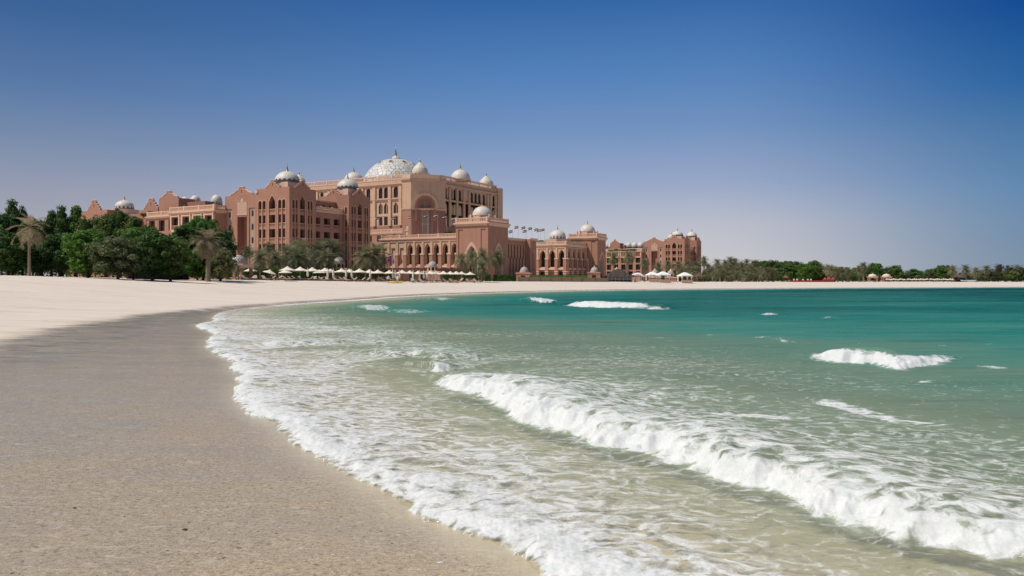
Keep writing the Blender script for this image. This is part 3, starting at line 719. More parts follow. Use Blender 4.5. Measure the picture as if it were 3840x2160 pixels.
            m.mat(DGREY); m.lathe([(r*1.04, z0), (r*1.04, z0+bh*.28), (r, z0+bh*.28), (r, z0+bh*.7), (r*.995, z0+bh)], n=32, cap=False)
            m.mat(WHITE)
            for i in range(14):
                a = 2*math.pi*i/14; m.obox((r*.99*math.cos(a), r*.99*math.sin(a)), (-math.sin(a), math.cos(a)), r*.24, r*.09, z0+bh*.26, z0+bh*.98)
            m.smooth = True; prof = [(r*1.03*math.cos(t), z0+bh*.85+(h-bh*.85)*math.sin(t)) for t in [math.pi/2*i/12 for i in range(12)]] + [(0.02, z0+h)]
            m.mat(WHITE); m.lathe(prof, n=36, cap=False)
        elif kind == 'onion':
            pr = [(1.0,0),(1.03,.10),(1.0,.22),(.90,.40),(.72,.56),(.50,.70),(.30,.82),(.15,.92),(.07,1.0)]
            m.mat(WHITE); m.lathe([(r*a, z0+h*b) for a, b in pr[:4]], n=32, cap=False)
            m.mat(CREAM); m.lathe([(r*a, z0+h*b) for a, b in pr[3:]], n=32, cap=True)
        else:
            t1 = [math.pi/2*i/12 for i in range(12)]
            prof = [(r*math.cos(t), z0+h*math.sin(t)) for t in t1]
            m.mat(WHITE if kind != 'cream' else CREAM); m.lathe(prof[:8], n=36, cap=False)
            m.mat(CREAM); m.lathe(prof[7:] + [(0.02, z0+h)], n=36, cap=False)
        d = m.build('dome', s.root, (c[0], c[1], z))
        if label: d['label'] = label
        f = MB().mat(GOLD); f.smooth = True; k = r*0.20*fin; zt = z0+h
        if kind == 'onion': f.lathe([(r*.13,-.10*h),(r*.11,.0*h),(r*.05,.11*h),(r*.015,.26*h)], n=10)
        else: f.lathe([(k*.9,-.02*h),(k*.5,k*.3),(k*.22,k*.6),(k*.42,k*.95),(k*.18,k*1.3),(k*.30,k*1.55),(k*.12,k*1.9),(k*.06,k*2.7),(k*.03,k*3.5)], n=10)
        f.build('finial', d, (0, 0, zt)); return d
    def merlon(s, p): pass

CURVED = [(0,3.0),(0.7,2.95),(1.0,2.6),(1.15,2.0),(1.9,1.9),(2.6,1.55),(3.4,1.05),(4.2,.75),(5.0,.65),(5.05,.25),(5.5,.2)]
STEPPED = [(0,2.6),(0.5,2.5),(0.8,2.2),(0.85,1.65),(1.6,1.6),(1.6,1.05),(2.4,1.0),(2.4,0.5),(3.2,0.45)]
FL = (8.2, 12.7, 17.4, 21.9)
def loggias(bays, zt_small, zt_big, z0):
    out = []
    for a, b in bays:
        w = b-a; big = w > 1.85
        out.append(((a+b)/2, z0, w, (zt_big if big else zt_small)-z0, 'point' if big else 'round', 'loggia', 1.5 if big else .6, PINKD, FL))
    return out
FA = [(1.1,2.6),(3.0,4.5),(5.9,8.9),(10.1,11.5),(11.9,13.3)]
SA = [(1.2,2.2),(2.6,3.5),(4.5,6.7),(7.8,8.7),(9.1,10.0)]

def hotel_wing(name, o, label, mirror_depth=38.3, left_len=31.0):
    b = Bld(name, o, label); HA = 29.7; HS = 28.3
    # front tower
    b.block(-15, 0, 0, 11.6, 0, HA, loggias(FA, 25.9, 27.2, 3.5), loggias(SA, 25.9, 27.2, 3.5))
    b.gable((-15,0), (0,0), HA, STEPPED); b.gable((0,0), (0,11.6), HA, STEPPED)
    b.w.mat(TRIM); b.w.box(-12, 2.2, HA+.01, -3, 9.8, HA+2.0)
    b.dome((-7.2,6), HA+2.0, 4.0, 4.0, 'scallop'); b.dome((-12.6,9), HA+.2, 2.9, 3.6, 'scallop')
    # grey stair strips, lattice and the tall niche
    x0, x1 = -left_len, -15
    hol = []
    for c in (-29.1+0.2, -18.0): hol.append((c-x0, 2.0, 2.7, 22.0, 'rect', 'blind', 0.30, PINK, GREYST))
    hol.append((-22.6-x0, 0.6, 4.6, 20.6, 'rect', 'blind', 2.6, PINKD, PINKD))
    b.block(x0, 0.9, x1, 12, 0, HS, hol, ())
    for c in (-28.9, -18.0):
        for zz in (7.9, 12.4, 16.8, 21.2):
            put(b.root, window_mesh(0.9, 2.0, 'round', 'open'), 'window', c, 1.185, zz, 0)
    b.gable((x0,0.9), (x1,0.9), HS, [(p, q*0.95) for p, q in CURVED])
    la = MB().mat(LATT)                               # three carved screens side by side, the middle one taller
    for c, w, hh in ((-1.55,1.45,4.2), (0,1.5,5.4), (1.55,1.45,4.2)):
        P = arch_pts(c, 0, w, hh, 'point'); la.mat(LATT); la.poly([(p[0], -0.06, p[1]) for p in P])
        la.mat(PINKD)
        for k in range(int(hh/0.62)):
            for e in (-.33, .33):
                if k*0.62+.5 < hh-.9 or abs(e) < .2: la.poly([(c+e-.16,-.075,k*.62+.45),(c+e,-.075,k*.62+.2),(c+e+.16,-.075,k*.62+.45),(c+e,-.075,k*.62+.7)])
    la.mat(LATT)
    la.box(-2.5,-.13,-.25,2.5,0.02,-.005)
    la.build('lattice_panel', b.root, (-22.6, 0.88, 22.0))
    # recessed middle with terraces
    mid = []
    for yc in (3.1, 7.8, 12.5):
        for zz in (4.0, 8.6, 13.2, 17.8): mid.append((yc, zz, 3.0, 3.3, 'rect', 'open', 1.3))
    b.face((-2.6,11.6), (-2.6,27.2), 0, 23.6, mid, 1.3)
    for yc in (3.1, 7.8, 12.5):
        for zz in (8.6, 13.2, 17.8): put(b.root, balcony_mesh(2.9), 'balcony', -2.5, 11.6+yc, zz, math.pi/2)
    b.cornice((-2.6,11.75), (-2.6,27.05), 22.9, 0.7, 0.4); b.rail((-2.6,11.8), (-2.6,27.0), 23.62, 1.2)
    b.slab([(-12,11.6),(-2.6,11.6),(-2.6,27.2),(-12,27.2)], 23.6)
    b.face((-6,11.6), (-6,27.2), 23.6, 27.0, [(2.5+3.5*i, 23.7, 1.4, 2.3, 'round', 'open', 0.4) for i in range(4)]); b.slab([(-14,11.6),(-6,11.6),(-6,27.2),(-14,27.2)], 27.0)
    b.cornice((-6,11.7), (-6,27.1), 27.02, 0.4, 0.25)
    # rear tower
    b.block(-14, 27.2, 0, mirror_depth, 0, HA, [(12.7, 3.5, 1.0, 22.0, 'round', 'loggia', .6, PINKD, FL)], loggias(SA, 25.9, 27.2, 3.5))
    b.gable((-14,27.2), (0,27.2), HA, STEPPED); b.gable((0,27.2), (0,mirror_depth), HA, STEPPED)
    b.w.mat(TRIM); b.w.box(-10, 29, HA+.01, -2, 36.5, HA+2.4)
    b.dome((-5.4,32.6), HA+2.4, 3.8, 3.9, 'scallop')
    b.block(-30, 12.0, -14.05, mirror_depth, 0, 24.0)
    b.w.mat(TRIM); b.w.box(-15.02, -.32, HA-1.15, -14.1, .3, HA-.4)
    b.wall(); return b

def annex(name, o, label, L=23.0, H=23.6, wins=5, left2=True, px_pent=(), px_domes=(), pent_h=6.3, dz=4.6):
    """lower guest wing with a pierced parapet, roof garden and small domes"""
    b = Bld(name, o, label)
    pent = [run(o, (0, 9), (1, 0), p) for p in px_pent]; domes = [(run(o, (0, 21), (1, 0), p), dz+d) for p, d in px_domes]
    def front(x0, x1, n):
        hol = []
        for i in range(n):
            c = (i+.5)*(x1-x0)/n
            for zz in (3.0, 8.0, 13.0, 18.0-.2): hol.append((c, zz, min(3.4, (x1-x0)/n*.6), 3.9, 'rect', 'glass', 0.9))
        return hol
    b.block(-L, 0, 0, 16, 0, H, front(-L, 0, wins), [])
    b.cornice((-L,0), (0,0), H-1.0, 1.0, 0.6); b.cornice((0,0), (0,16), H-1.0, 1.0, 0.6)
    b.rail((-L,0), (0,0), H+.02, 1.7, posts=8); b.rail((0,0), (0,14), H+.02, 1.7, posts=8)
    for i in range(wins):
        c = -L+(i+.5)*L/wins
        fr = MB().mat(TRIM); w = min(3.4, L/wins*.6)
        for zz in (17.8,):
            fr.box(-w/2-.75,-.22,zz-.5,-w/2-.12,-.01,zz+4.9); fr.box(w/2+.12,-.22,zz-.5,w/2+.75,-.01,zz+4.9); fr.box(-w/2-.75,-.25,zz+4.2,w/2+.75,-.01,zz+4.6)
            fr.box(-w/2,-.3,zz-1.0,w/2,-.02,zz-.3)
        fr.build('window_surround', b.root, (c, -.004, 0))
        put(b.root, balcony_mesh(w), 'balcony', c, 0.05, 17.9, 0)
    if left2:
        b.block(-L-19, 4.5, -L-2.5, 18, 0, H-.4, front(-L-19, -L-2.5, 3), [])
        b.cornice((-L-19,4.5), (-L-2.5,4.5), H-1.3, .9, 0.6); b.rail((-L-19,4.5), (-L-2.5,4.5), H-.38, 1.6, posts=8); b.rail((-L-2.5,4.5), (-L-2.5,12), H-.38, 1.6, posts=8)
    # gabled penthouse and the little domes on the roof
    pa, pb_, pc = pent
    b.block(pa, 9, pb_, 15.9, H-.3, H+pent_h, (), (), mat=PINK); b.gable((pa,9), (pb_,9), H+pent_h, [(p*.95, q*.95) for p, q in CURVED] if pb_-pa > 9 else [(p*.6, q*.9) for p, q in CURVED], slit=False)
    b.w.mat(PINKD); b.w.box(pb_+.01, 12, H+.01, pc, 15.8, H+pent_h-1.4)
    b.w.mat(GREYST); b.w.box(pb_+2, 18, H-.01, 0, 30, H+2.6)
    for cx, zz in domes:
        b.dome((cx, 21), H+zz, 2.0 if px_pent[0] < 1000 else 2.2, 3.8, 'window', .5, drum_mat=DGREY, fin=.6)
    b.wall(); return b

# -- the two beach wings of the hotel
OA = (wx(1085, 250), 250.0)
wing1 = hotel_wing('hotel_wing', OA, "tall pink hotel wing with loggias and two white domes, nearest behind the parasols")
c_l = Vector(OA) + U2*(-30.6) + V2*(0.9-4.5)
annex1 = annex('hotel_annex', (c_l.x, c_l.y), "low pink hotel block with pierced parapet left of the tall wing", px_pent=(596, 670, 742), px_domes=((694, -.1), (732, .1), (812, -.3)), dz=4.2, wins=4)
# left annex with dome, farther round
OB = (wx(590, 292), 292.0)
def far_left_block():
    b = Bld('domed_building', OB, "pink building with stepped gables and one dome rising above the left trees"); H = 27.6
    X = lambda px, y=0: run(OB, (0, y), (1, 0), px)
    ST = [(0,4.2),(0.8,4.0),(1.2,3.4),(1.3,2.6),(2.4,2.5),(2.4,1.7),(3.4,1.6),(3.4,.8),(4.2,.7)]
    x0, x1 = X(303), X(402)
    b.block(x0, 0, x1, 22, 0, H, [(4+7*i, 17, 3.0, 4.2, 'rect', 'glass', .6) for i in range(2)], ())
    c = X(352); b.gable((c-6,0), (c+6,0), H, ST)
    b.block(x1+.01, 3, X(520, 3), 20, 0, H-2.0, (), ()); b.block(X(410,-2), -2, X(508,-2), 2.9, 0, H-4.2, (), ()); b.cornice((X(410,-2),-2), (X(508,-2),-2), H-4.7, .7, .5)
    cx = X(467, 9); b.w.mat(TRIM); b.w.prism([(cx+6.0*math.cos(math.pi/4*i+.39), 9+6.0*math.sin(math.pi/4*i+.39)) for i in range(8)], H-2.2, H+.6)
    b.dome((cx, 9), H+.6, 3.4, 3.6, 'window', .3)
    b.block(X(520,1)+.02, 1, X(592,1), 14, 0, H-1.0, (), ()); c = X(566,1); b.gable((c-5,1), (c+5,1), H-1.0, ST)
    b.block(X(245,6), 6, x0-.02, 16, 0, H-4.0); b.w.mat(TRIM); b.w.box(X(245,6)-.1, 5.9, H-4.4, x0-.1, 16.1, H-3.98)
    b.wall(); return b
far_left_block()
OR = (wx(2567, 560), 560.0)
wing2 = hotel_wing('hotel_wing', OR, "far pink hotel wing with three white domes at the right end of the palace")
wing2.dome((-9.5, 13.5), 27.0, 3.6, 4.2, 'scallop', 1.2)
wing2.dome((-5.4, 33), 31.8, 3.7, 4.2, 'scallop', .6)
c_r = Vector(OR) + U2*(-30.6) + V2*(0.9-4.5)
annex2 = annex('hotel_annex', (c_r.x, c_r.y), "far low hotel block with terraces and little domes right of the arcades", L=34, H=21.6, wins=6, px_pent=(2287, 2325, 2336), px_domes=((2274, 0), (2292, 0), (2315, 0), (2357, 0), (2380, 0), (2403, 0)), pent_h=6.4, dz=3.0)

# -- the main palace
OM = (wx(1541, 398), 398.0)
def dome_tile():
    """interlaced rosettes: a sixfold lattice wrapped round the shell"""
    t = NT("patterned_dome_tile"); co = t.coord(); sx = t.n("ShaderNodeSeparateXYZ"); t.l(co, sx.inputs[0])
    zn = t.math('MINIMUM', t.math('DIVIDE', sx.outputs[2], 20.7), 0.985); lon = t.math('ARCTAN2', sx.outputs[1], sx.outputs[0])
    v = t.math('MULTIPLY', t.math('LOGARITHM', t.math('DIVIDE', t.math('ADD', 1.0, zn), t.math('SUBTRACT', 1.0, zn)), math.e), 0.5)
    N = 15.0; u = t.math('MULTIPLY', lon, N); vv = t.math('MULTIPLY', v, N)
    def wave(a, b): return t.math('COSINE', t.math('ADD', t.math('MULTIPLY', u, a), t.math('MULTIPLY', vv, b)))
    f = t.math('ADD', t.math('ADD', wave(1.0, 0.0), wave(.5, .866)), wave(.5, -.866))
    g = t.math('ADD', t.math('ADD', wave(0.0, 1.73), wave(1.5, .866)), wave(1.5, -.866))
    h = t.math('ADD', f, t.math('MULTIPLY', g, 0.55))
    def ln(c, w): return t.step(t.math('ABSOLUTE', t.math('SUBTRACT', h, c)), w*.45, w, 1, 0)
    line = t.math('MAXIMUM', ln(-0.75, .26), t.math('MAXIMUM', ln(0.55, .34), ln(2.6, .60)))
    cell = t.vor(co, 0.09, 'F1', 1); ss = t.n("ShaderNodeSeparateColor"); t.l(cell, ss.inputs[0])
    gold = t.math('MULTIPLY', t.step(ss.outputs[0], 0.62, 0.64), t.step(h, 2.6, 2.7))
    col = t.mix(gold, (0.70, 0.68, 0.64), (0.60, 0.46, 0.24)); col = t.mix(line, col, (0.22, 0.22, 0.22))
    MATS['dt'] = t.done(t.pbr(col, 0.5, 0.3)); return MATS['dt']
DTILE = dome_tile()
def palace():
    b = Bld('palace', OM, "huge domed main palace with patterned white central dome and arched facades")
    HP, HC = 51.6, 53.4; BZ = 28.3
    LX = -5.5
    # corner tower: lit face, diagonal arch face, return
    b.face((LX,0), (0,0), 0, HC, [(2.9, 6.0, 1.9, 22.0, 'rect', 'blind', .18, PINK, SAND)], mat=PINK, bandz=36.5, bandmat=SAND)
    Ld = 14.5
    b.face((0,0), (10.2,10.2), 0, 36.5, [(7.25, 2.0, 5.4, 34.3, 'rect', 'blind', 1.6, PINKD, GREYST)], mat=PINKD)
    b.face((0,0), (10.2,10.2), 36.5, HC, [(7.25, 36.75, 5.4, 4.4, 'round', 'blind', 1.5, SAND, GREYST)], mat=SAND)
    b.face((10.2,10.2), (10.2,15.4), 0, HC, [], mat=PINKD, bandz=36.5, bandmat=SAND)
    b.face((LX,3.02), (LX,0), 0, HC, [], mat=SAND)
    b.slab([(LX,0),(0,0),(10.2,10.2),(10.2,15.4),(2,20),(-5,10)], HC)
    for p, q in (((LX,0),(0,0)), ((0,0),(10.2,10.2)), ((10.2,10.2),(10.2,15.4))):
        b.cornice(p, q, HC-3.6, 1.4, .7, SAND)
        b.cornice(p, q, 35.6, .8, .35, TRIM)
    for p, q in (((LX,0),(0,0)), ((0,0),(10.2,10.2)), ((10.2,10.2),(10.2,15.4))):
        L = math.hypot(q[0]-p[0], q[1]-p[1]); m = MB().mat(TRIM); m.box(0,-.5,0,L,0.0,2.1)
        m.build('parapet', b.root, (p[0], p[1], HC-2.1), math.atan2(q[1]-p[1], q[0]-p[0]))
    # big moulded arch on the diagonal face, three rings stepping inward
    ang = math.pi/4
    def on_diag(s, z, t): return (s*math.cos(ang)+t*math.sin(ang), s*math.sin(ang)-t*math.cos(ang), z)
    def ring(ro, ri, z0, zs, t, mat, name):
        m = MB().mat(mat); n = 18; O = []; I = []
        for i in range(n+1):
            a = math.pi*i/n; O.append((7.25+ro*math.cos(a), zs+ro*1.12*math.sin(a))); I.append((7.25+ri*math.cos(a), zs+ri*1.12*math.sin(a)))
        O = [(7.25+ro, z0)]+O+[(7.25-ro, z0)]; I = [(7.25+ri, z0)]+I+[(7.25-ri, z0)]
        for i in range(len(O)-1):
            m.poly([on_diag(*O[i], t), on_diag(*O[i+1], t), on_diag(*I[i+1], t), on_diag(*I[i], t)][::-1])
            m.poly([on_diag(*O[i], t), on_diag(*O[i+1], t), on_diag(*O[i+1], 0.0), on_diag(*O[i], 0.0)])
            m.poly([on_diag(*I[i], t), on_diag(*I[i+1], t), on_diag(*I[i+1], 0.0), on_diag(*I[i], 0.0)][::-1])
        m.build(name, b.root)
    ring(6.5, 5.3, 36.5, 37.0, 0.55, SAND, 'arch_moulding'); ring(5.3, 4.2, 30.0, 37.0, 0.30, PINK, 'arch_moulding'); ring(4.2, 2.72, 3.0, 37.0, 0.12, PINKD, 'arch_moulding')
    m = MB().mat(TRIM)
    for s_ in (6.0, 8.5):
        m.poly([on_diag(s_-.18, 3, -1.5), on_diag(s_+.18, 3, -1.5), on_diag(s_+.18, 40, -1.5), on_diag(s_-.18, 40, -1.5)])
    for z_ in (12.0, 20.0, 28.5): m.poly([on_diag(4.6, z_, -1.48), on_diag(9.9, z_, -1.48), on_diag(9.9, z_+.4, -1.48), on_diag(4.6, z_+.4, -1.48)])
    m.build('glazing_bars', b.root)
    m = MB().mat(LATT); m.box(1.95,-.06,8.0,3.85,.02,9.0); m.box(1.95,-.06,25.0,3.85,.02,26.0); m.box(2.2,0.10,10.0,3.6,.175,24.0); m.build('carved_panel', b.root, (LX, -.004, 0))
    # facades
    def bay(s, w, n):                                 # groups of arches on three storeys
        out = []
        for i in range(n):
            c = s+(i-(n-1)/2)*(w+0.9)
            out += [(c, 42.6, w, 5.6, 'round', 'glass', .6), (c, 34.6, w, 5.6, 'point', 'lattice', .6), (c, BZ+.3, w*.95, 4.4, 'rect', 'glass', .5)]
        return out
    WL = 72.0; xl = LX-WL; yl = 3.0
    holes = []; pil = []
    for px, w, n in ((1170,2.0,1), (1207,2.5,1), (1262,2.4,2), (1330,2.4,2), (1381,2.7,1), (1437,2.6,2), (1484,2.9,1)):
        t = -run(OM, (LX, yl), (-1, 0), px); holes += bay(WL+t, w, n)
    for px in (1190, 1235, 1295, 1360, 1405, 1463, 1503): pil.append(WL-run(OM, (LX, yl), (-1,0), px))
    b.face((xl,yl), (LX,yl), 12, HP, holes, mat=PINK, bandz=BZ, bandmat=SAND)
    m = MB().mat(SAND); m.box(-.9,-.7,BZ,.9,0.02,HP-3.2); pm = m.mesh('pilaster')
    for c in pil: put(b.root, pm, 'pilaster', xl+c, yl, 0, 0)
    lw = MB().mat(PINK)
    b.cornice((xl,yl), (LX,yl), HP-3.0, 1.2, .9, SAND); b.cornice((xl,yl), (LX,yl), 41.2, .9, .8, SAND); b.rail((xl,yl), (LX,yl), HP+.02, 2.6, posts=9, step=.9)
    b.cornice((xl,yl), (LX,yl), 33.2, .35, .15, TRIM)
    yr = 15.4; xr = 7.2; WR = 54.0
    holes = []; pil = []
    for px, w, n in ((1671,2.4,1), (1699,2.2,2), (1725,2.6,1), (1770,2.6,1), (1784,2.6,1), (1798,2.6,1), (1815,2.4,1), (1846,2.2,2), (1864,2.6,1)):
        holes += bay(run(OM, (xr, yr), (0,1), px), w, n)
    for px in (1657, 1685, 1712, 1738, 1758, 1828, 1838, 1856, 1874): pil.append(run(OM, (xr, yr), (0,1), px))
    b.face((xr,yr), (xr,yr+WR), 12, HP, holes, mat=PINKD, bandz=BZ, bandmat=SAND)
    for c in pil: put(b.root, pm, 'pilaster', xr, yr+c, 0, math.pi/2)
    b.cornice((xr,yr), (xr,yr+WR), HP-3.0, 1.2, .9, SAND); b.cornice((xr,yr), (xr,yr+WR), 41.2, .9, .8, SAND); b.rail((xr,yr), (xr,yr+WR), HP+.02, 2.6, posts=9, step=.9)
    # projecting bay roof at the far end, and the body behind
    b.face((xr,yr+WR), (xl,yr+WR), 0, HP, []); b.face((xl,yr+WR), (xl,yl), 0, HP, [])
    b.slab([(xl,yl),(LX,yl),(xr,yr),(xr,yr+WR),(xl,yr+WR)], HP)
    b.block(xr-4, yr+WR, xr+1.2, yr+WR+5, 0, HP+1.4, (), (), mat=SAND)
    # pink lower storey stands forward of both facades
    yb = yl-2.2
    t1 = WL
    lo = [(WL-run(OM, (LX, yb), (-1,0), 1432), 20.2, 6.6, 5.4, 'round', 'lattice', .8)]
    lo += [(WL-run(OM, (LX, yb), (-1,0), 1478), 20.2, 2.6, 4.0, 'round', 'open', .8), (WL-run(OM, (LX, yb), (-1,0), 1378), 20.2, 6.0, 5.2, 'round', 'lattice', .8)]
    b.face((xl,yb), (LX,yb), 0, BZ-3.6, lo, mat=PINK); b.slab([(xl,yb),(LX,yb),(LX,yl),(xl,yl)], BZ-3.6)
    b.rail((xl,yb), (LX,yb), BZ-3.58, 1.7, posts=7)
    b.cornice((xl,yb), (LX,yb), BZ-4.6, .9, .4)
    # domes
    big = MB(); big.smooth = True
    Rb = 20.6
    big.mat(TRIM); big.lathe([(Rb*1.06,-3),(Rb*1.06,-.4),(Rb*1.0,-.4)], n=40, cap=False)
    big.mat(DTILE); big.lathe([(Rb*math.cos(t), -.4+Rb*1.0*math.sin(t)) for t in [math.pi/2*i/20*.93 for i in range(21)]], n=64, cap=False)
    cx, cy = -38.0, 58.0
    k = (1484-1920)/F                                 # stand it on the axis seen above the court
    wcx = Vector(OM)+U2*cx+V2*cy
    cx += run(OM, (cx, cy), (1,0), 1484)
    bd = big.build('dome', b.root, (cx, cy, 52.9)); bd['label'] = "great white dome patterned with grey star lines"
    tp = MB(); tp.smooth = True; tp.mat(DGREY); tp.lathe([(3.6,0),(3.6,.5),(3.2,.5)], n=28); tp.mat(WHITE); tp.lathe([(2.6,.5),(2.2,1.3),(1.2,1.8),(.4,2.0)], n=28)
    tp.build('cap', bd, (0,0,Rb*.985-.6))
    f = MB().mat(GOLD); f.smooth = True; f.lathe([(.8,0),(.45,.5),(.85,1.2),(.75,1.8),(.35,2.5),(.5,2.9),(.24,3.4),(.3,3.7),(.1,4.3),(.04,6.4)], n=12); f.build('finial', bd, (0,0,Rb+1.0))
    for i in range(9):                                # round gilt medallions high on the shell
        a = 2*math.pi*i/9+.25; el = R(57); md = MB().mat(CREAM); md.lathe([(1.7,-.1),(1.7,.18),(1.25,.26)], n=18, cap=False); md.mat(DGREY); md.lathe([(1.25,.2),(.05,.24)], n=18)
        o = md.build('medallion', bd); o.location = (Rb*math.cos(el)*math.cos(a), Rb*math.cos(el)*math.sin(a), -.4+Rb*math.sin(el)); o.rotation_euler = Vector((math.cos(el)*math.cos(a), math.cos(el)*math.sin(a), math.sin(el))).to_track_quat('Z','Y').to_euler()
    def dome_at(px, yloc, r, h, kind, drum, z, lab=None):
        x_ = 0 + run(OM, (0, yloc), (1,0), px); b.dome((x_, yloc), z, r, h, kind, drum, lab)
    dome_at(1575, 12, 4.0, 6.2, 'onion', 1.8, HC+.1); dome_at(1727, 34, 5.2, 5.4, 'hemi', .8, HP+1.5); dome_at(1823, 66, 4.1, 6.0, 'onion', 1.6, HP+1.0)
    dome_at(1327, 15, 5.4, 5.2, 'hemi', 0.8, HP+2.0); dome_at(1122, 14, 3.6, 5.6, 'onion', 2.6, HP+1.6)
    b.wall(); return b
palace()

# -- arcaded galleries and gate towers between palace and beach
def arcade(name, o, label, L, D, n_arch, rect_bays=0, H=16.9, back=26.0, side_arches=7):
    b = Bld(name, o, label)
    nb = n_arch+rect_bays; bw = L/nb; holes = []
    for i in range(nb):
        c = (i+.5)*bw
        if i < rect_bays: holes.append((c, 6.4, bw*.46, 6.0, 'rect', 'blind', .5, SAND, SAND))
        else: holes.append((c, 6.2, bw*.60, 7.6, 'point', 'open', 1.6))
    low = [((i+.5)*bw, 0.6, bw*.62, 3.6, 'rect', 'open' if i % 2 else 'blind', .9) for i in range(nb)]
    b.face((-L,0), (0,0), 5.4, H, holes, mat=SAND); b.face((-L,0), (0,0), 0, 5.4, low, mat=PINK)
    sh = [((i+.5)*D/side_arches, 6.2, D/side_arches*.5, 7.6, 'point', 'open', 1.4) for i in range(side_arches)]
    b.face((0,0), (0,D), 5.4, H, sh, mat=PINK); b.face((0,0), (0,D), 0, 5.4, [], mat=PINKD)
    b.face((0,D), (-L,D), 0, H); b.face((-L,D), (-L,0), 0, H)
    b.slab([(-L,0),(0,0),(0,D),(-L,D)], H)
    b.cornice((-L,0), (0,0), H-1.1, 1.1, .7); b.cornice((0,0), (0,D), H-1.1, 1.1, .7)
    b.rail((-L,0), (0,0), H+.02, 1.3, posts=8); b.rail((0,0), (0,D), H+.02, 1.3, posts=8)
    for q, (p0, p1, LL, n) in enumerate((((-L,0),(0,0),L,nb), ((0,0),(0,D),D,side_arches))):
        bwq = LL/n
        for i in range(n+1):
            pr = MB(); c = min(max(i*bwq, .5), LL-.5)
            pr.mat(PINK); pr.box(c-.75,-.75,0,c+.75,.01,9.6); pr.mat(TRIM); pr.box(c-.9,-.9,9.6,c+.9,.02,10.1); pr.box(c-.85,-.85,3.3,c+.85,.03,3.6); pr.box(c-.95,-.95,4.0,c+.95,.04,4.3)
            pr.mat(SAND); pr.box(c-.42,-.36,10.1,c+.42,.015,H-1.5)
            pr.build('pier', b.root, (p0[0], p0[1], 0), math.atan2(p1[1]-p0[1], p1[0]-p0[0]))
        m = MB().mat(TRIM); m.box(0,-.5,5.0,LL,.01,5.7); m.box(0,-.3,13.95+.6,LL,.012,14.85)
        m.build('string_course', b.root, (p0[0], p0[1], 0), math.atan2(p1[1]-p0[1], p1[0]-p0[0]))
    b.wall(); return b
def gate_tower(name, o, label, Wd=13.5, Dp=13.5, H=20.6):
    b = Bld(name, o, label)
    fr = [(Wd*.5, 1.2, 4.6, 11.2, 'point', 'open', 2.2, LATT), (2.0, 8.5, 2.0, 9.8, 'rect', 'blind', .25), (Wd-2.0, 8.5, 2.0, 9.8, 'rect', 'blind', .25)]
    sd_ = [(Dp*.5, 1.2, 4.2, 10.6, 'point', 'open', 2.2, LATT)]
    b.block(-Wd, 0, 0, Dp, 0, H, fr, sd_)
    for p, q in (((-Wd,0),(0,0)), ((0,0),(0,Dp)), ((0,Dp),(-Wd,Dp)), ((-Wd,Dp),(-Wd,0))):
        b.cornice(p, q, H-1.3, 1.3, .8); b.rail(p, q, H+.03, 1.7, posts=20, step=.7, out=.3)
    for a, mid, rz in ((0, (-Wd*.5, 0), 0), (1, (0, Dp*.5), math.pi/2)):
        m = MB().mat(LATT)                            # carved archivolt and the stepped tracery hanging in the arch
        P = arch_pts(0, 1.2, 6.0, 12.6, 'point', 9)[1:]; Q = arch_pts(0, 1.2, 4.7, 11.25, 'point', 9)[1:]
        for i in range(len(P)-1): m.poly([(P[i][0],-.22,P[i][1]),(Q[i][0],-.22,Q[i][1]),(Q[i+1][0],-.22,Q[i+1][1]),(P[i+1][0],-.22,P[i+1][1])][::-1]); m.poly([(P[i][0],-.22,P[i][1]),(P[i+1][0],-.22,P[i+1][1]),(P[i+1][0],0,P[i+1][1]),(P[i][0],0,P[i][1])][::-1])
        for k in range(5):
            z0 = 8.4+k*.62; hw = 2.25-k*.36
            for sg in (-1, 1): m.box(*sorted((sg*hw, sg*2.35))[:1], .30, z0, sorted((sg*hw, sg*2.35))[1], .62, z0+.60)
        m.build('archivolt', b.root, (mid[0], mid[1], 0), rz)
    b.w.mat(TRIM); b.w.prism([(-Wd/2+4.4*math.cos(math.pi/4*i+.39), Dp/2+4.4*math.sin(math.pi/4*i+.39)) for i in range(8)], H, H+2.6)
    for i in range(8):
        a = math.pi/4*i+.39; b.w.obox((-Wd/2+4.7*math.cos(a), Dp/2+4.7*math.sin(a)), (-math.sin(a), math.cos(a)), .6, .6, H+.01, H+3.1)
    b.dome((-Wd/2, Dp/2), H+2.6, 3.55, 3.4, 'hemi', .3, fin=.9)
    b.wall(); return b

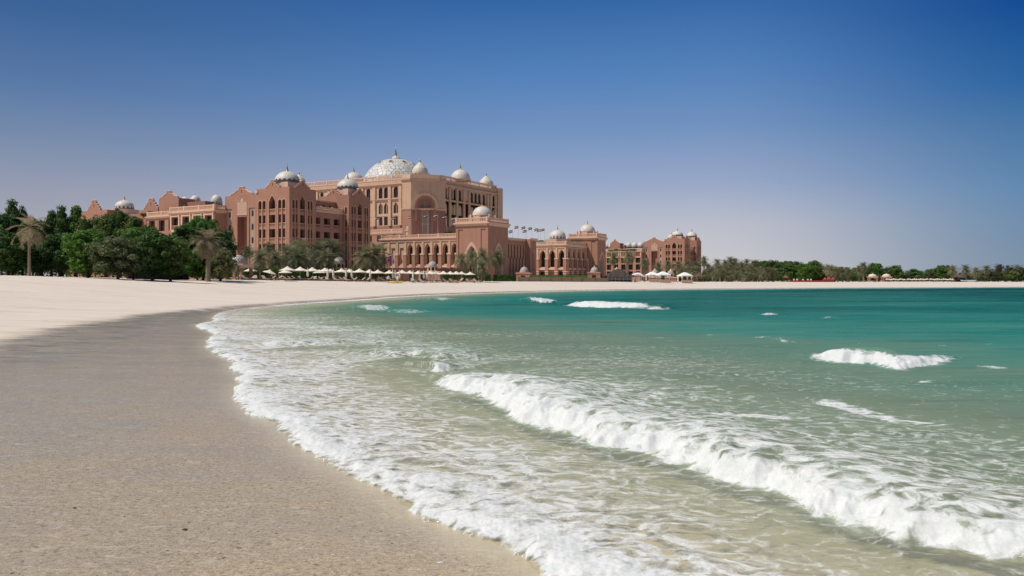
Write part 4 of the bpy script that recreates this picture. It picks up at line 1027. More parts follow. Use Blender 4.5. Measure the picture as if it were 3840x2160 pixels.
OT1 = (wx(1830, 277), 277.0); 
p1o = Vector(OT1)+U2*(-13.3)+V2*1.6
arcade('arcade_gallery', (p1o.x, p1o.y), "long sunlit arcade with five pointed arches below the main palace", 36.0, 14.0, 6, 3, H=15.9)
gate_tower('gate_tower', OT1, "square pink gate tower with cream dome in front of the palace")
p1g = Vector(OT1)+U2*(-1.0)+V2*14.0
def side_gallery():
    b = Bld('side_gallery', (p1g.x, p1g.y), "shaded gallery of slender arches running back from the near gate tower")
    D = run((p1g.x, p1g.y), (0,0), (0,1), 1970); D2 = run((p1g.x, p1g.y), (2.2,0), (0,1), 2011)
    holes = [((i+.6)*D/6.3, 6.2, D/6.3*.48, 7.6, 'point', 'open', 1.2) for i in range(6)]; lows = [((i+.6)*D/6.3, 3.2, D/6.3*.55, 2.2, 'rect', 'blind', .5) for i in range(6)]
    b.face((0,0), (0,D), 5.6, 15.6, holes, mat=PINK); b.face((0,0), (0,D), 0, 5.6, lows, mat=PINKD)
    b.face((0,D), (2.2,D), 0, 15.8); b.face((2.2,D), (2.2,D2), 0, 15.8, [((D2-D)*.5, .6, (D2-D)*.62, 11.5, 'point', 'blind', .7, TRIM, PINKD)], mat=PINK)
    b.face((2.2,D2), (-14,D2), 0, 15.8); b.face((-14,D2), (-14,0), 0, 15.6)
    b.slab([(-14,0),(0,0),(0,D),(2.2,D),(2.2,D2),(-14,D2)], 15.7)
    b.cornice((0,0), (0,D), 15.0, .9, .5); b.cornice((2.2,D), (2.2,D2), 15.3, .9, .5)
    pr = MB().mat(PINK); pr.box(-.45,-.6,0,.45,.01,8.6); pm = pr.mesh('pier')
    for i in range(7): put(b.root, pm, 'pier', 0, (i+.1)*D/6.3+.4, 0, math.pi/2)
    b.wall()
side_gallery()
OT2 = (wx(2240, 365), 365.0); OP2 = (wx(2124, 350), 350.0)
p2 = arcade('arcade_gallery', OP2, "second arcade gallery with four arches and a roof dome, middle distance", 19.0, 34.0, 4, 0, H=16.2, side_arches=7)
p2.w = MB().mat(TRIM); p2.w.prism([(-9+6.0*math.cos(math.pi/4*i+.39), 9+6.0*math.sin(math.pi/4*i+.39)) for i in range(8)], 16.2, 18.9); p2.w.build('dome_base', p2.root)
p2.dome((-9, 9), 18.9, 3.6, 4.3, 'window')
gate_tower('gate_tower', OT2, "second square gate tower with cream dome, left of the far wing", 14.5, 9.5, 20.2)

# ------------------------------------------------------------------ plants
def ground_at(pts):
    a = np.array(pts, float); z, *_ = ground_z(a[:, 0], a[:, 1]); return z
def leaf_mat(name, dark, light, hue=0.06):
    t = NT(name); oi = t.n("ShaderNodeObjectInfo"); co = t.coord()
    n = t.noise(co, 0.9, 4, 0.65); n2 = t.noise(co, 7.0, 2)
    c = t.mix(t.step(t.math('ADD', t.math('MULTIPLY', n, .55), t.math('MULTIPLY', n2, .45)), 0.32, 0.68), dark, light)
    hs = t.n("ShaderNodeHueSaturation"); t.l(c, hs.inputs['Color'])
    t.l(t.math('ADD', t.math('MULTIPLY', oi.outputs['Random'], 0.5), 0.75), hs.inputs['Value'])
    t.l(t.math('ADD', t.math('MULTIPLY', oi.outputs['Random'], hue*-1), 0.5+hue/2), hs.inputs['Hue'])
    p = t.pbr(hs.outputs[0], 0.6, 0.25)
    tl = t.n("ShaderNodeBsdfTranslucent"); t.l(hs.outputs[0], tl.inputs[0])
    mx = t.n("ShaderNodeMixShader"); mx.inputs[0].default_value = 0.38; t.l(p.outputs[0], mx.inputs[1]); t.l(tl.outputs[0], mx.inputs[2])
    return t.done(mx)
LEAFD = leaf_mat("leaf_dark_green", (0.042, 0.085, 0.020), (0.150, 0.245, 0.066))
LEAFG = leaf_mat("leaf_green", (0.055, 0.13, 0.020), (0.17, 0.32, 0.06))
LEAFO = leaf_mat("leaf_olive", (0.09, 0.115, 0.042), (0.30, 0.32, 0.155))
LEAFB = leaf_mat("leaf_grey_brown", (0.06, 0.055, 0.034), (0.16, 0.15, 0.09))
PALMG = leaf_mat("palm_frond_green", (0.125, 0.14, 0.070), (0.37, 0.36, 0.205))
PALMS = leaf_mat("palm_frond_straw", (0.21, 0.17, 0.10), (0.50, 0.42, 0.27), 0.02)
BARK = plain("bark", (0.13, 0.095, 0.065), 0.95, 0.05, var=0.4, scale=3)
PBARK = plain("palm_bark", (0.27, 0.20, 0.145), 0.95, 0.05, var=0.45, scale=6)
HEDGE = leaf_mat("hedge_leaf", (0.035, 0.085, 0.012), (0.085, 0.18, 0.03))

def quads_mesh(name, C, N, size, mat, rng, asp=1.6):
    """leaf faces: centres C, facing N"""
    n = len(C); N = N/(np.linalg.norm(N, axis=1, keepdims=True)+1e-9)
    ref = rng.normal(size=(n, 3)); A = np.cross(N, ref); A /= np.linalg.norm(A, axis=1, keepdims=True)+1e-9; B = np.cross(N, A)
    s = (size*rng.uniform(0.6, 1.35, n))[:, None]
    v = np.stack([C-A*s*asp*.5, C+B*s*.5, C+A*s*asp*.5, C-B*s*.5], 1).reshape(-1, 3)
    me = bpy.data.meshes.new(name)
    me.vertices.add(n*4); me.vertices.foreach_set('co', v.astype(np.float32).reshape(-1))
    me.loops.add(n*4); me.loops.foreach_set('vertex_index', np.arange(n*4, dtype=np.int32))
    me.polygons.add(n); me.polygons.foreach_set('loop_start', np.arange(0, n*4, 4, dtype=np.int32))
    me.update(calc_edges=True); me.materials.append(mat); return me
def crown_mesh(seed, mat, H=7.0, rx=3.2, base=1.6, clumps=60, per=110, leaf=0.26, shape='round', cr=0.95):
    rng = np.random.RandomState(seed); C = []; N = []
    k = 0
    while k < clumps:
        p = rng.uniform(-1, 1, 3)
        q = np.linalg.norm(p)
        if q > 1 or q < 0.45 and rng.rand() < .75: continue
        zz = (p[2]+1)/2
        if shape == 'column': w = (0.55+0.6*math.sin(math.pi*min(1, zz*0.95+.1)))*0.85*(1.0 if zz < .7 else 1-0.75*(zz-.7)/.3)
        elif shape == 'spread': w = 0.45+0.75*zz**.6
        else: w = 1.0
        c = np.array([p[0]*rx*w, p[1]*rx*w, base+zz*(H-base)])
        r = cr*rng.uniform(0.6, 1.25)
        n = int(per*rng.uniform(.7, 1.3)); d = rng.normal(size=(n, 3)); d /= np.linalg.norm(d, axis=1, keepdims=True)
        rad = r*rng.uniform(0.35, 1.0, n)**0.45
        d2 = d*np.array([1, 1, .8])
        C.append(c+d2*rad[:, None]); N.append(d+rng.normal(size=(n, 3))*.55+np.array([0, 0, .35])); k += 1
    return quads_mesh('crown', np.concatenate(C), np.concatenate(N), leaf, mat, rng)
def trunk_mesh(seed, H, base, r=0.18, limbs=5, rx=2.0):
    rng = random.Random(seed); m = MB().mat(BARK); m.smooth = True
    m.tube([(0,0,-.2),(rng.uniform(-.1,.1),rng.uniform(-.1,.1),base*.6),(rng.uniform(-.2,.2),rng.uniform(-.2,.2),base*1.2),(0,0,H*.6)], [r*1.3,r,r*.8,r*.3], 8)
    for i in range(limbs):
        a = 2*math.pi*i/limbs+rng.uniform(-.4,.4); z0 = base*rng.uniform(.7,1.2)
        m.tube([(0,0,z0),(rx*.3*math.cos(a),rx*.3*math.sin(a),z0+(H-z0)*.3),(rx*.65*math.cos(a),rx*.65*math.sin(a),z0+(H-z0)*rng.uniform(.5,.75))], [r*.6,r*.4,r*.12], 6)
    return m.mesh('trunk')
_tm = {}
def tree(kind, var, loc, s, sz, label, group, rz=0, name='tree'):
    """kind gives mesh family; s width scale, sz height scale"""
    key = (kind, var)
    if key not in _tm:
        mat, H, rx, base, cl, per, lf, shp, cr = kind_tab[kind]
        _tm[key] = (crown_mesh(hash(kind) % 1 + var*7+len(kind)*31, mat, H, rx, base, cl, per, lf, shp, cr), trunk_mesh(var*3+len(kind), H, base, H*.024, 5, rx))
    r = empty(name, loc, rz, label, 'tree', group)
    for nm, me in zip(('crown', 'trunk'), _tm[key]):
        o = bpy.data.objects.new(nm, me); link(o, r); o.scale = (s, s, sz)
    return r
kind_tab = {
 'dense':  (LEAFD, 8.0, 2.7, 0.9, 95, 120, .20, 'round', .82),
 'green':  (LEAFG, 6.5, 2.8, 0.8, 95, 120, .19, 'round', .78),
 'olive':  (LEAFO, 6.5, 2.9, 0.8, 95, 120, .19, 'round', .80),
 'column': (LEAFD, 10.5, 1.9, 1.0, 100, 120, .20, 'column', .75),
 'columng':(LEAFG, 10.0, 1.8, 1.0, 95, 120, .20, 'column', .75),
 'far':    (LEAFD, 11.0, 4.6, 1.2, 110, 90, .42, 'round', 1.5),
 'fargreen':(LEAFG, 11.0, 4.4, 1.2, 110, 90, .40, 'round', 1.5),
 'farthin':(LEAFB, 9.0, 4.2, 1.8, 46, 60, .30, 'spread', 1.1),
}
def palm_mesh(seed, mat, n=44, L=3.4, leaflets=22, lo=-62, hi=84, lw=0.036, wind=0.0):
    rng = random.Random(seed); m = MB().mat(mat)
    for i in range(n):
        t = i/(n-1); el = R(hi+(lo-hi)*t**0.85+rng.uniform(-9, 9)); az = i*2.39996+rng.uniform(-.2,.2)
        l = L*rng.uniform(.82,1.1)*(0.80 if t < .15 else 1); droop = rng.uniform(.55,.95)*(1.15-0.5*abs(t-.5))
        pts = []; p = Vector((0,0,0)); e = el; K = 8
        for k in range(K+1):
            pts.append(p.copy()); d = Vector((math.cos(az)*math.cos(e)+wind*.25*k/K, math.sin(az)*math.cos(e), math.sin(e))).normalized(); p = p+d*(l/K); e -= droop/K*(1+k*.18)
        m.tube(pts[::2], [.05,.045,.035,.025,.012], 3)
        for k in range(leaflets):
            f = .14+.86*(k+.5)/leaflets; q = f*K; a = int(min(q, K-1)); b = pts[a].lerp(pts[a+1], q-a); tan = (pts[a+1]-pts[a]).normalized()
            side = tan.cross(Vector((0,0,1))); side = side.normalized() if side.length > .05 else Vector((math.sin(az),-math.cos(az),0))
            up = side.cross(tan); ll = l*.24*math.sin(math.pi*min(1, f*.82+.16))+.08
            for sg in (-1, 1):
                d = (side*sg*.78+tan*.62+up*rng.uniform(.0,.32)).normalized(); tip = b+d*ll-Vector((0,0,ll*.16)); w = tan*lw
                m.poly([b-w, b+w, tip+w*.35, tip-w*.35])
    return m.mesh('crown')
def palm_trunk(H, r=.2, seed=0, lean=0.0):
    m = MB().mat(PBARK); n = max(6, int(H/.35)); pts = []; rad = []
    for i in range(n+1):
        t = i/n; pts.append((lean*t*t, 0, -.3+(H+.3)*t)); rad.append(r*(1.25-.35*t if t < .3 else 1.15-.2*t)*(1.0 if i % 2 else .90))
    m.smooth = False; m.tube(pts, rad, 9); return m.mesh('trunk')
_pm = {}
def palm(px, base_py, crown_py, Y, label, L=3.3, kind='green', var=0, group='date palms along the beach', r=.2, wind=0, n=64, rz=None):
    X = wx(px, Y); g = float(ground_at([(X, Y)])[0]); H = max(.6, wz(crown_py, Y)-g)
    key = (kind, var, n)
    if key not in _pm: _pm[key] = palm_mesh(var*13+(5 if kind == 'straw' else 0), PALMS if kind == 'straw' else PALMG, n, 3.4, wind=wind)
    o = empty('palm_tree', (X, Y, g), (px*.37) % 6.28 if rz is None else rz, label, 'palm tree', group)
    c = bpy.data.objects.new('crown', _pm[key]); link(c, o); c.location = (0,0,H); c.scale = (L/3.4,)*3
    t = bpy.data.objects.new('trunk', palm_trunk(H, r)); link(t, o)
    return o

rng = random.Random(3)
# left grove: (column, top row, half width px, distance, kind, label)
LEFT = [
 (-60, 770, 70, 112, 'dense', "dark green tree cut by the left picture edge"),
 (8, 798, 55, 116, 'dense', "dark tree at the left edge, just left of the tallest spire"),
 (46, 742, 48, 118, 'column', "tallest narrow dark spire of the left grove"),
 (84, 766, 34, 119, 'columng', "narrow spire right beside the tallest one"),
 (122, 812, 50, 116, 'dense', "low dark tree behind the bent coconut palm"),
 (30, 868, 70, 106, 'dense', "low dark tree in front of the tallest spire"),
 (160, 806, 45, 120, 'dense', "dark tree between coconut palm and the twin crowns"),
 (192, 778, 38, 121, 'column', "left one of the twin dark crowns behind the coconut palm"),
 (232, 764, 44, 121, 'column', "right one of the twin dark crowns behind the coconut palm"),
 (150, 890, 66, 110, 'dense', "broad dark tree directly behind the coconut palm trunk"),
 (225, 870, 62, 111, 'dense', "dark tree filling the gap right of the coconut palm"),
 (286, 772, 46, 122, 'columng', "pointed tree just below the stepped gable of the domed building"),
 (338, 790, 52, 122, 'dense', "dark tree below the left side of the roof dome"),
 (398, 792, 56, 122, 'column', "dark tree below the middle of the domed building"),
 (452, 786, 50, 122, 'dense', "dark tree standing under the white roof dome"),
 (505, 796, 50, 121, 'column', "dark tree below the right gable of the domed building"),
 (552, 838, 52, 120, 'dense', "lower dark tree left of the annex windows"),
 (330, 858, 92, 106, 'green', "bright green round tree, front of the left grove"),
 (442, 874, 96, 104, 'olive', "pale olive round tree at the front of the grove"),
 (500, 850, 62, 110, 'green', "vivid green tree behind the pale olive one"),
 (572, 868, 84, 107, 'dense', "deep green tree right of the pale olive one"),
 (640, 878, 70, 109, 'dense', "dark round tree left of the tall straw palm"),
 (702, 836, 74, 130, 'dense', "tall leafy tree in front of the low annex"),
 (762, 812, 84, 134, 'green', "tallest leafy tree behind the straw coloured palm"),
 (826, 842, 62, 133, 'dense', "leafy tree right of the straw coloured palm"),
 (742, 930, 66, 128, 'green', "low bright tree beneath the straw palm, left of its trunk"),
 (828, 930, 50, 128, 'olive', "low olive tree beside the gazebo and the straw palm"),
]
gl = ground_at([(wx(a[0], a[3]), a[3]) for a in LEFT])
for i, (px, top, hw, Y, kind, lab) in enumerate(LEFT):
    X = wx(px, Y); H = kind_tab[kind][1]; rx = kind_tab[kind][2]+kind_tab[kind][8]*.6
    tree(kind, i % 3, (X, Y, gl[i]), hw*1.12/F*Y/rx, (wz(top, Y)-gl[i])/(H+.35), lab, 'trees of the left grove', i*1.3)
# dark undergrowth behind the trunks
ug = crown_mesh(77, LEAFD, 1.8, 1.0, 0.1, 1, 10)
def shrub_row(name, p0, p1, h, mat, seed, label, w=1.6, leaf=.22, dens=26):
    rg = np.random.RandomState(seed); L = math.hypot(p1[0]-p0[0], p1[1]-p0[1]); n = int(L*w*h*dens)
    t = rg.rand(n); hh = h*(0.65+0.35*np.abs(np.sin(t*L*.9+seed)))*rg.uniform(.0, 1, n)**.6
    C = np.stack([p0[0]+(p1[0]-p0[0])*t+rg.normal(size=n)*.2, p0[1]+(p1[1]-p0[1])*t+rg.uniform(-w/2, w/2, n), hh], 1)
    gz = ground_at([p0, p1]); C[:, 2] += gz[0]+(gz[1]-gz[0])*t
    me = quads_mesh(name, C, rg.normal(size=(n, 3))+np.array([0,-.4,.5]), leaf, mat, rg)
    o = bpy.data.objects.new(name, me); link(o); tag(o, label, 'shrubs', kind='stuff'); return o
shrub_row('undergrowth', (wx(-200,126),126), (wx(560,128),128), 3.2, LEAFD, 3, "dark undergrowth behind the left grove", 3.0, .30, 16)
shrub_row('undergrowth', (wx(560,142),142), (wx(1010,178),178), 2.8, LEAFD, 4, "dark planting behind the gazebo and first parasols", 3.0, .30, 14)
shrub_row('undergrowth', (wx(905,166),166), (wx(1290,176),176), 2.9, LEAFD, 5, "dark planting added for shade under the palm clump behind the first parasols", 3.0, .28, 24)  # row added to darken the sunlit wall behind, standing in for shade
shrub_row('undergrowth', (wx(1290,177),177), (wx(1475,182),182), 3.0, LEAFD, 6, "dark planting under the spreading palm pair", 3.0, .28, 24)
shrub_row('undergrowth', (wx(1640,190),190), (wx(1830,194),194), 2.4, LEAFD, 7, "dark planting under the palms before the near gate tower", 3.0, .28, 20)

# palms
coco = palm(110, 1033, 852, 100, "bent straw coloured coconut palm before the left grove", 2.9, 'straw', 0, r=.17, n=24, wind=1)
palm(780, 1047, 905, 122, "large straw coloured palm right of the left grove", 3.3, 'straw', 1, r=.33, n=60)
PALMS_ = [  # column, crown row, distance, frond length, variant, label
 (683, 935, 140, 2.2, 'straw', "palm with thick pale trunk half hidden by the grove"),
 (812, 962, 146, 2.6, 'straw', "short palm behind the olive tree, left of the gazebo"),
 (893, 1004, 150, 1.29, 'green', "thin young palm standing in front of the lattice domed gazebo"),
 (928, 940, 192, 2.31, 'green', "hazy palm behind the gazebo dome"),
 (975, 966, 165, 3.13, 'green', "palm right of the gazebo, with a bare stem"),
 (1032, 968, 172, 2.9, 'green', "palm between gazebo and the first clump before the tall wing"),
 (1008, 930, 196, 2.74, 'green', "palm crown before the lattice niche of the tall wing"),
 (1078, 955, 180, 4.13, 'green', "left palm of the dense clump below the tall wing"),
 (1128, 935, 190, 4.3, 'green', "high palm of the dense clump below the tall wing"),
 (1118, 968, 174, 4.13, 'green', "low front palm of the dense clump below the tall wing"),
 (1194, 942, 182, 4.4, 'green', "centre palm of the clump before the recessed terraces"),
 (1248, 938, 186, 4.4, 'green', "right palm of the clump before the recessed terraces"),
 (1226, 972, 176, 3.78, 'green', "low palm behind the small lattice domed kiosk"),
 (1370, 962, 178, 4.13, 'green', "left half of the spreading palm pair before the second tower"),
 (1412, 952, 180, 4.67, 'green', "largest spreading palm before the second tower of the wing"),
 (1732, 975, 186, 2.94, 'green', "left palm of the group before the near gate tower"),
 (1772, 962, 204, 2.94, 'green', "rear palm of the group before the near gate tower"),
 (1810, 958, 196, 3.23, 'green', "middle palm of the group before the near gate tower"),
 (1806, 1000, 178, 2.59, 'green', "low front palm with thick trunk before the near gate tower"),
 (1864, 962, 200, 3.23, 'green', "right palm of the group, with a clear trunk, near the hedges"),
 (2302, 965, 235, 2.7, 'green', "tall palm left of the dark tent top"),
 (2356, 960, 236, 2.81, 'green', "tall palm rising behind the dark tent"),
 (2416, 985, 240, 2.18, 'green', "tall palm right of the dark tent by the tilted canopy"),
 (2238, 1003, 300, 2.08, 'green', "small palm behind the second wall kiosk"),
]
for i, (px, cp, Y, L, k, lab) in enumerate(PALMS_): palm(px, 1050, cp, Y, lab, L, k, i % 4, r=.2 if k == 'green' else .3)
FARP_ = [(2470,1000,330),(2505,990,360),(2542,994,340),(2578,988,350),(2612,996,335),(2640,976,380),(2655,1005,320),(2690,986,350),(2700,1010,300),(2720,990,345),(2740,980,330),(2756,984,340),(2780,998,330),(2800,988,350),(2812,1005,320),(2830,990,345),(2470,1018,320),(2876,1018,300),(2900,1020,302),(2602,1015,330),(2560,1016,335),(2652,1022,318),(2672,1014,330),(2684,1026,310),(2708,1024,312),(2728,1014,325),(2748,1026,310),(2768,1016,322),(2788,1022,312),(2806,1026,308),(2824,1018,318),(2846,1016,322),(2858,1026,308),(2640,1030,305),(2735,1034,300),(2795,1034,300),
 (3118,1012,300),(3142,1018,305),(3160,1022,300),(3180,1020,310),(3104,1008,330),(3222,1014,310),(3238,1000,335),(3574,1012,310),(3622,1010,330),(3660,1018,320),(3700,1010,345),(3745,1012,350),(3815,1010,330)]
FARP = [(a, b, c*1.27) for a, b, c in FARP_]
for i, (px, cp, Y) in enumerate(FARP):
    grp = 'distant palms right of the far wing' if px < 3000 else 'distant palms along the far right shore'
    j = i if px < 2870 else i
    ref = ("below the far hotel wing" if px < 2625 else "between the far wing and the big green trees" if px < 2850 else "in front of the big green trees" if px < 2950 else "right of the red tents" if px < 3200 else "left of the white domed kiosks" if px < 3300 else "behind the far right parasols" if px < 3600 else "near the right picture edge")
    FARP[i] = (px, cp, Y, ref, grp)
from collections import defaultdict
byref = defaultdict(list)
for q in FARP: byref[q[3]].append(q)
for ref, L_ in byref.items():
    for k, (px, cp, Y, ref_, grp) in enumerate(sorted(L_)):
        palm(px, 1055, cp, Y, f"{ORD[k]} small distant palm from the left {ref}", 4.3 if Y > 413 else 3.9, 'green', k % 4, grp, r=.36, n=64)

# far right grove
FAR = [(2838,978,30,350,'far'),(2862,972,32,355,'far'),(2896,974,34,352,'far'),(2936,978,34,350,'far'),(2975,974,38,345,'far'),(3020,986,34,340,'fargreen'),(3048,976,38,342,'far'),(3082,998,30,345,'far'),(3120,996,34,352,'fargreen'),(3160,1000,32,350,'far'),(3200,1004,30,345,'fargreen'),(3232,994,26,348,'far'),
 (3282,984,28,345,'fargreen'),(3316,1008,26,350,'farthin'),(3350,994,32,342,'far'),(3392,1014,26,345,'farthin'),(3428,1008,28,348,'fargreen'),(3456,1014,24,350,'farthin'),(3490,1006,20,345,'fargreen'),(3540,990,30,340,'far'),(3500,1020,26,342,'farthin'),(3600,1022,28,345,'farthin'),(3650,1020,30,350,'farthin'),(3690,1012,34,352,'fargreen'),(3730,1008,30,345,'farthin'),(3768,984,36,335,'farthin'),(3800,1004,30,332,'dense_far'),(3840,1002,34,330,'far'),(3890,1000,40,330,'far'),
 (2690,1004,44,370,'fargreen'),(2745,1000,44,372,'far'),(2800,994,44,372,'fargreen'),(2660,1020,30,376,'far'),(2560,1022,40,390,'far'),(2500,1026,40,390,'far')]
kind_tab['dense_far'] = kind_tab['far']
FAR = [(a, b, c, d*1.27, e) for a, b, c, d, e in FAR]
gl = ground_at([(wx(a[0], a[3]), a[3]) for a in FAR])
k_of = {'far': 'dark green', 'fargreen': 'mid green', 'farthin': 'thin grey green', 'dense_far': 'dark green'}
cnt = defaultdict(int)
for i, (px, top, hw, Y, kind) in sorted(enumerate(FAR), key=lambda q: q[1][0]):
    X = wx(px, Y); H = kind_tab[kind][1]; rx = kind_tab[kind][2]+.7
    ref = "behind the far wing palms" if px < 2800 else "in the tall grove left of the red tents" if px < 3090 else "between red tents and domed kiosks" if px < 3260 else "by the white domed kiosks" if px < 3370 else "behind the far parasol rows" if px < 3585 else "near the right picture edge"
    key = (k_of[kind], ref); k = cnt[key]; cnt[key] += 1
    tree('far' if kind == 'dense_far' else kind, i % 3, (X, Y, gl[i]), hw*1.15/F*Y/rx, (wz(top, Y)-gl[i])/(H+.5), f"{ORD[k]} {k_of[kind]} tree from the left {ref}", 'trees along the far right shore', i*1.7)
shrub_row('undergrowth', (wx(2440,445),445), (wx(3300,432),432), 4.0, LEAFD, 8, "dark low planting along the far shore", 5, .5, 8)
shrub_row('undergrowth', (wx(3300,438),438), (wx(4000,438),438), 3.6, LEAFO, 9, "low olive planting at the far right shore", 5, .5, 8)

# ------------------------------------------------------------------ things on and behind the beach
def gz1(X, Y): return float(ground_at([(X, Y)])[0])
# parasols: pole, canopy (> vent_cap), base
def parasol_proto():
    m = MB().mat(CLOTH); n = 8
    P = [(1.62, 1.98), (1.63, 2.10), (1.0, 2.34), (.32, 2.62)]
    ring = []
    for r, zz in P:
        for i in range(n): a = 2*math.pi*(i+.5)/n; m.v.append((r*math.cos(a), r*math.sin(a), zz))
    for j in range(len(P)-1):
        for i in range(n): m.face((j*n+i, j*n+(i+1)%n, (j+1)*n+(i+1)%n, (j+1)*n+i))
    cm = m.mesh('canopy')
    v = MB().mat(CLOTH); v.lathe([(.46,2.60),(.24,2.78),(.03,2.88)], n=8); v.mat(WOOD); v.lathe([(.05,2.86),(.03,2.99)], n=6); vm = v.mesh('vent_cap')
    p = MB().mat(WOOD); p.lathe([(.04,.1),(.04,2.75)], n=8)
    for i in range(n):
        a = 2*math.pi*(i+.5)/n; p.tube([(0,0,2.45),(1.55*math.cos(a),1.55*math.sin(a),2.06)], [.018,.014], 4)
    pm = p.mesh('pole')
    b = MB().mat(STONE); b.lathe([(.34,0),(.34,.08),(.08,.12)], n=12); bm_ = b.mesh('base')
    return cm, vm, pm, bm_
PAR = parasol_proto()
def parasol(X, Y, label, s=1.0, group='cream parasols along the beach', rz=0.0, z=None, tilt=0):
    o = empty('parasol', (X, Y, gz1(X, Y) if z is None else z), rz, label, 'parasol', group); o.scale = (s, s, s)
    c = bpy.data.objects.new('canopy', PAR[0]); link(c, o); v = bpy.data.objects.new('vent_cap', PAR[1]); link(v, c)
    for nm, me in (('pole', PAR[2]), ('base', PAR[3])): link(bpy.data.objects.new(nm, me), o)
    if tilt: o.rotation_euler = (0, R(tilt), rz)
    return o
ROW = [(940,1002,165),(922,1010,172),(1078,997,158),(1070,1009,150),(1126,999,166),(1171,1001,166),(1197,1010,172),(1219,1003,165),(1240,1007,171),(1281,1005,166),(1311,1007,171),(1348,1006,166),(1385,1009,168),(1417,1010,166),(1460,1012,169),(1508,1011,170),(1537,1013,174),(1568,1014,171),(1615,1014,172),(1636,1016,177),(1663,1015,174),(1689,1016,175),(1711,1016,178),(1731,1017,180),(1763,1018,178)]
ROWS = sorted(ROW); n0 = 0
for i, (px, ap, Y) in enumerate(ROWS):
    X = wx(px, Y); g = gz1(X, Y); s = (wz(ap, Y)-g)/2.95
    if px < 960: lab = "cream parasol %s the lattice domed gazebo" % ("farther one, just beside" if px < 930 else "nearer one, right of")
    else: lab = f"{ORD[i-2]} open cream parasol from the left in the long beach row"
    parasol(X, Y, lab, s, rz=i*.4)
for px, ap, lab in ((157, 1005, "white parasol right of the bent coconut palm"), (250, 1011, "white parasol under the left grove, middle one"), (282, 1018, "small white parasol under the left grove, farthest right"), (668, 1026, "white parasol glimpsed beside the thick pale palm trunk"), (1003, 1028, "low tilted parasol beyond the gazebo loungers")):
    Y = 128 if px < 600 else 150; X = wx(px, Y); g = gz1(X, Y); parasol(X, Y, lab, max(.75, (wz(ap, Y)-g)/2.95), 'parasols under the trees', tilt=14 if px == 1003 else 0)
# folded parasols
fm = MB().mat(CLOTH); fm.smooth = True; fm.lathe([(.05,.75),(.20,.95),(.23,1.3),(.15,2.0),(.06,2.5),(.02,2.62)], n=10); fcm = fm.mesh('canopy')
fp = MB().mat(WOOD); fp.lathe([(.035,0),(.035,2.75)], n=6); fpm = fp.mesh('pole')
for i, px in enumerate((1154,1229,1250,1298,1319,1388,1473,1482,1498,1549,1573,1589,1602,1634)):
    Y = 161+(px-1150)*.022; X = wx(px, Y); o = empty('folded_parasol', (X, Y, gz1(X, Y)), i, f"{ORD[i]} folded cream parasol from the left among the beach loungers", 'parasol', 'folded parasols')
    link(bpy.data.objects.new('canopy', fcm), o); link(bpy.data.objects.new('pole', fpm), o)
# loungers
lf = MB().mat(WOOD)
for y_ in (-.32, .32): lf.box(-1.0, y_-.03, .26, 1.0, y_+.03, .34)
lf.box(-1.0,-.29,.27,-.94,.29,.33); lf.box(.94,-.29,.27,1.0,.29,.33)
lfm = lf.mesh('frame')
lg = MB().mat(WOOD); lg.box(-.03,-.03,0,.03,.03,.27); lgm = lg.mesh('leg')
CUSH = plain('taupe_cushion', (.50,.43,.37), .9, .1)
lc = MB().mat(CUSH); lc.box(-1.0,-.30,.345,.28,.30,.43); lcm = lc.mesh('mattress')
lb = MB().mat(CUSH); lb.v += [(0,-.30,0),(0,.30,0),(.62,.30,.50),(.62,-.30,.50),(.05,-.30,-.085),(.05,.30,-.085),(.68,.30,.42),(.68,-.30,.42)]
for q in ((0,3,2,1),(4,5,6,7),(0,1,5,4),(1,2,6,5),(2,3,7,6),(3,0,4,7)): lb.face(q)
lbm = lb.mesh('backrest')
def lounger(px, Y, rz, label, z=None, group='sun loungers on the beach'):
    X = wx(px, Y); o = empty('sun_lounger', (X, Y, gz1(X, Y) if z is None else z), rz, label, 'sun lounger', group)
    for nm, me, loc in (('frame', lfm, None), ('mattress', lcm, None), ('backrest', lbm, (.30,0,.43))):
        c = bpy.data.objects.new(nm, me); link(c, o)
        if loc: c.location = loc
    for a in (-.9, .9):
        for b in (-.32, .32): c = bpy.data.objects.new('leg', lgm); link(c, o); c.location = (a, b, 0)
    return o
lp = [884,904,924,942,958,995,1016,1042,1064,1078,1096,1112,1124,1158,1172,1186,1198,1212,1228,1244,1262,1274,1288,1302,1322,1336,1352,1372,1392,1408,1428,1444,1462,1478,1532,1548,1562,1584,1606,1622,1640,1658,1676,1700,1722,1764,1788]
rl = random.Random(11)
for i, px in enumerate(lp):
    Y = 153+(px-880)*.021 if px > 1000 else 152; lounger(px, Y+rl.uniform(-1, 6), rl.choice((R(150), R(160), R(120), R(20), R(45), R(135), R(180)))+rl.uniform(-.25,.25), f"{ORD[i]} taupe sun lounger from the left along the sand edge")
# yellow kayak and a side table
k = MB().mat(YELLOW); k.smooth = True
k.v += []; sec = [(-1.6,.02,.18),(-1.2,.26,.10),(-.5,.38,.06),(.5,.38,.06),(1.2,.26,.10),(1.6,.02,.18)]
b0 = len(k.v)
for x_, w_, z_ in sec:
    for a in range(8): t = 2*math.pi*a/8; k.v.append((x_, w_*math.cos(t), .24+z_+(.16 if abs(x_) < 1.5 else .03)*math.sin(t)))
for j in range(5):
    for a in range(8): k.face((b0+j*8+a, b0+j*8+(a+1)%8, b0+(j+1)*8+(a+1)%8, b0+(j+1)*8+a))
Y = 161; ko = empty('kayak', (wx(1484, Y), Y, gz1(wx(1484, Y), Y)-.1), .05, "yellow kayak lying on the sand among the loungers", 'kayak')
h_ = k.build('hull', ko); s_ = MB().mat(DARK); s_.lathe([(.28,0),(.26,.03)], n=12); q_ = s_.build('seat', ko, (0,0,.475))

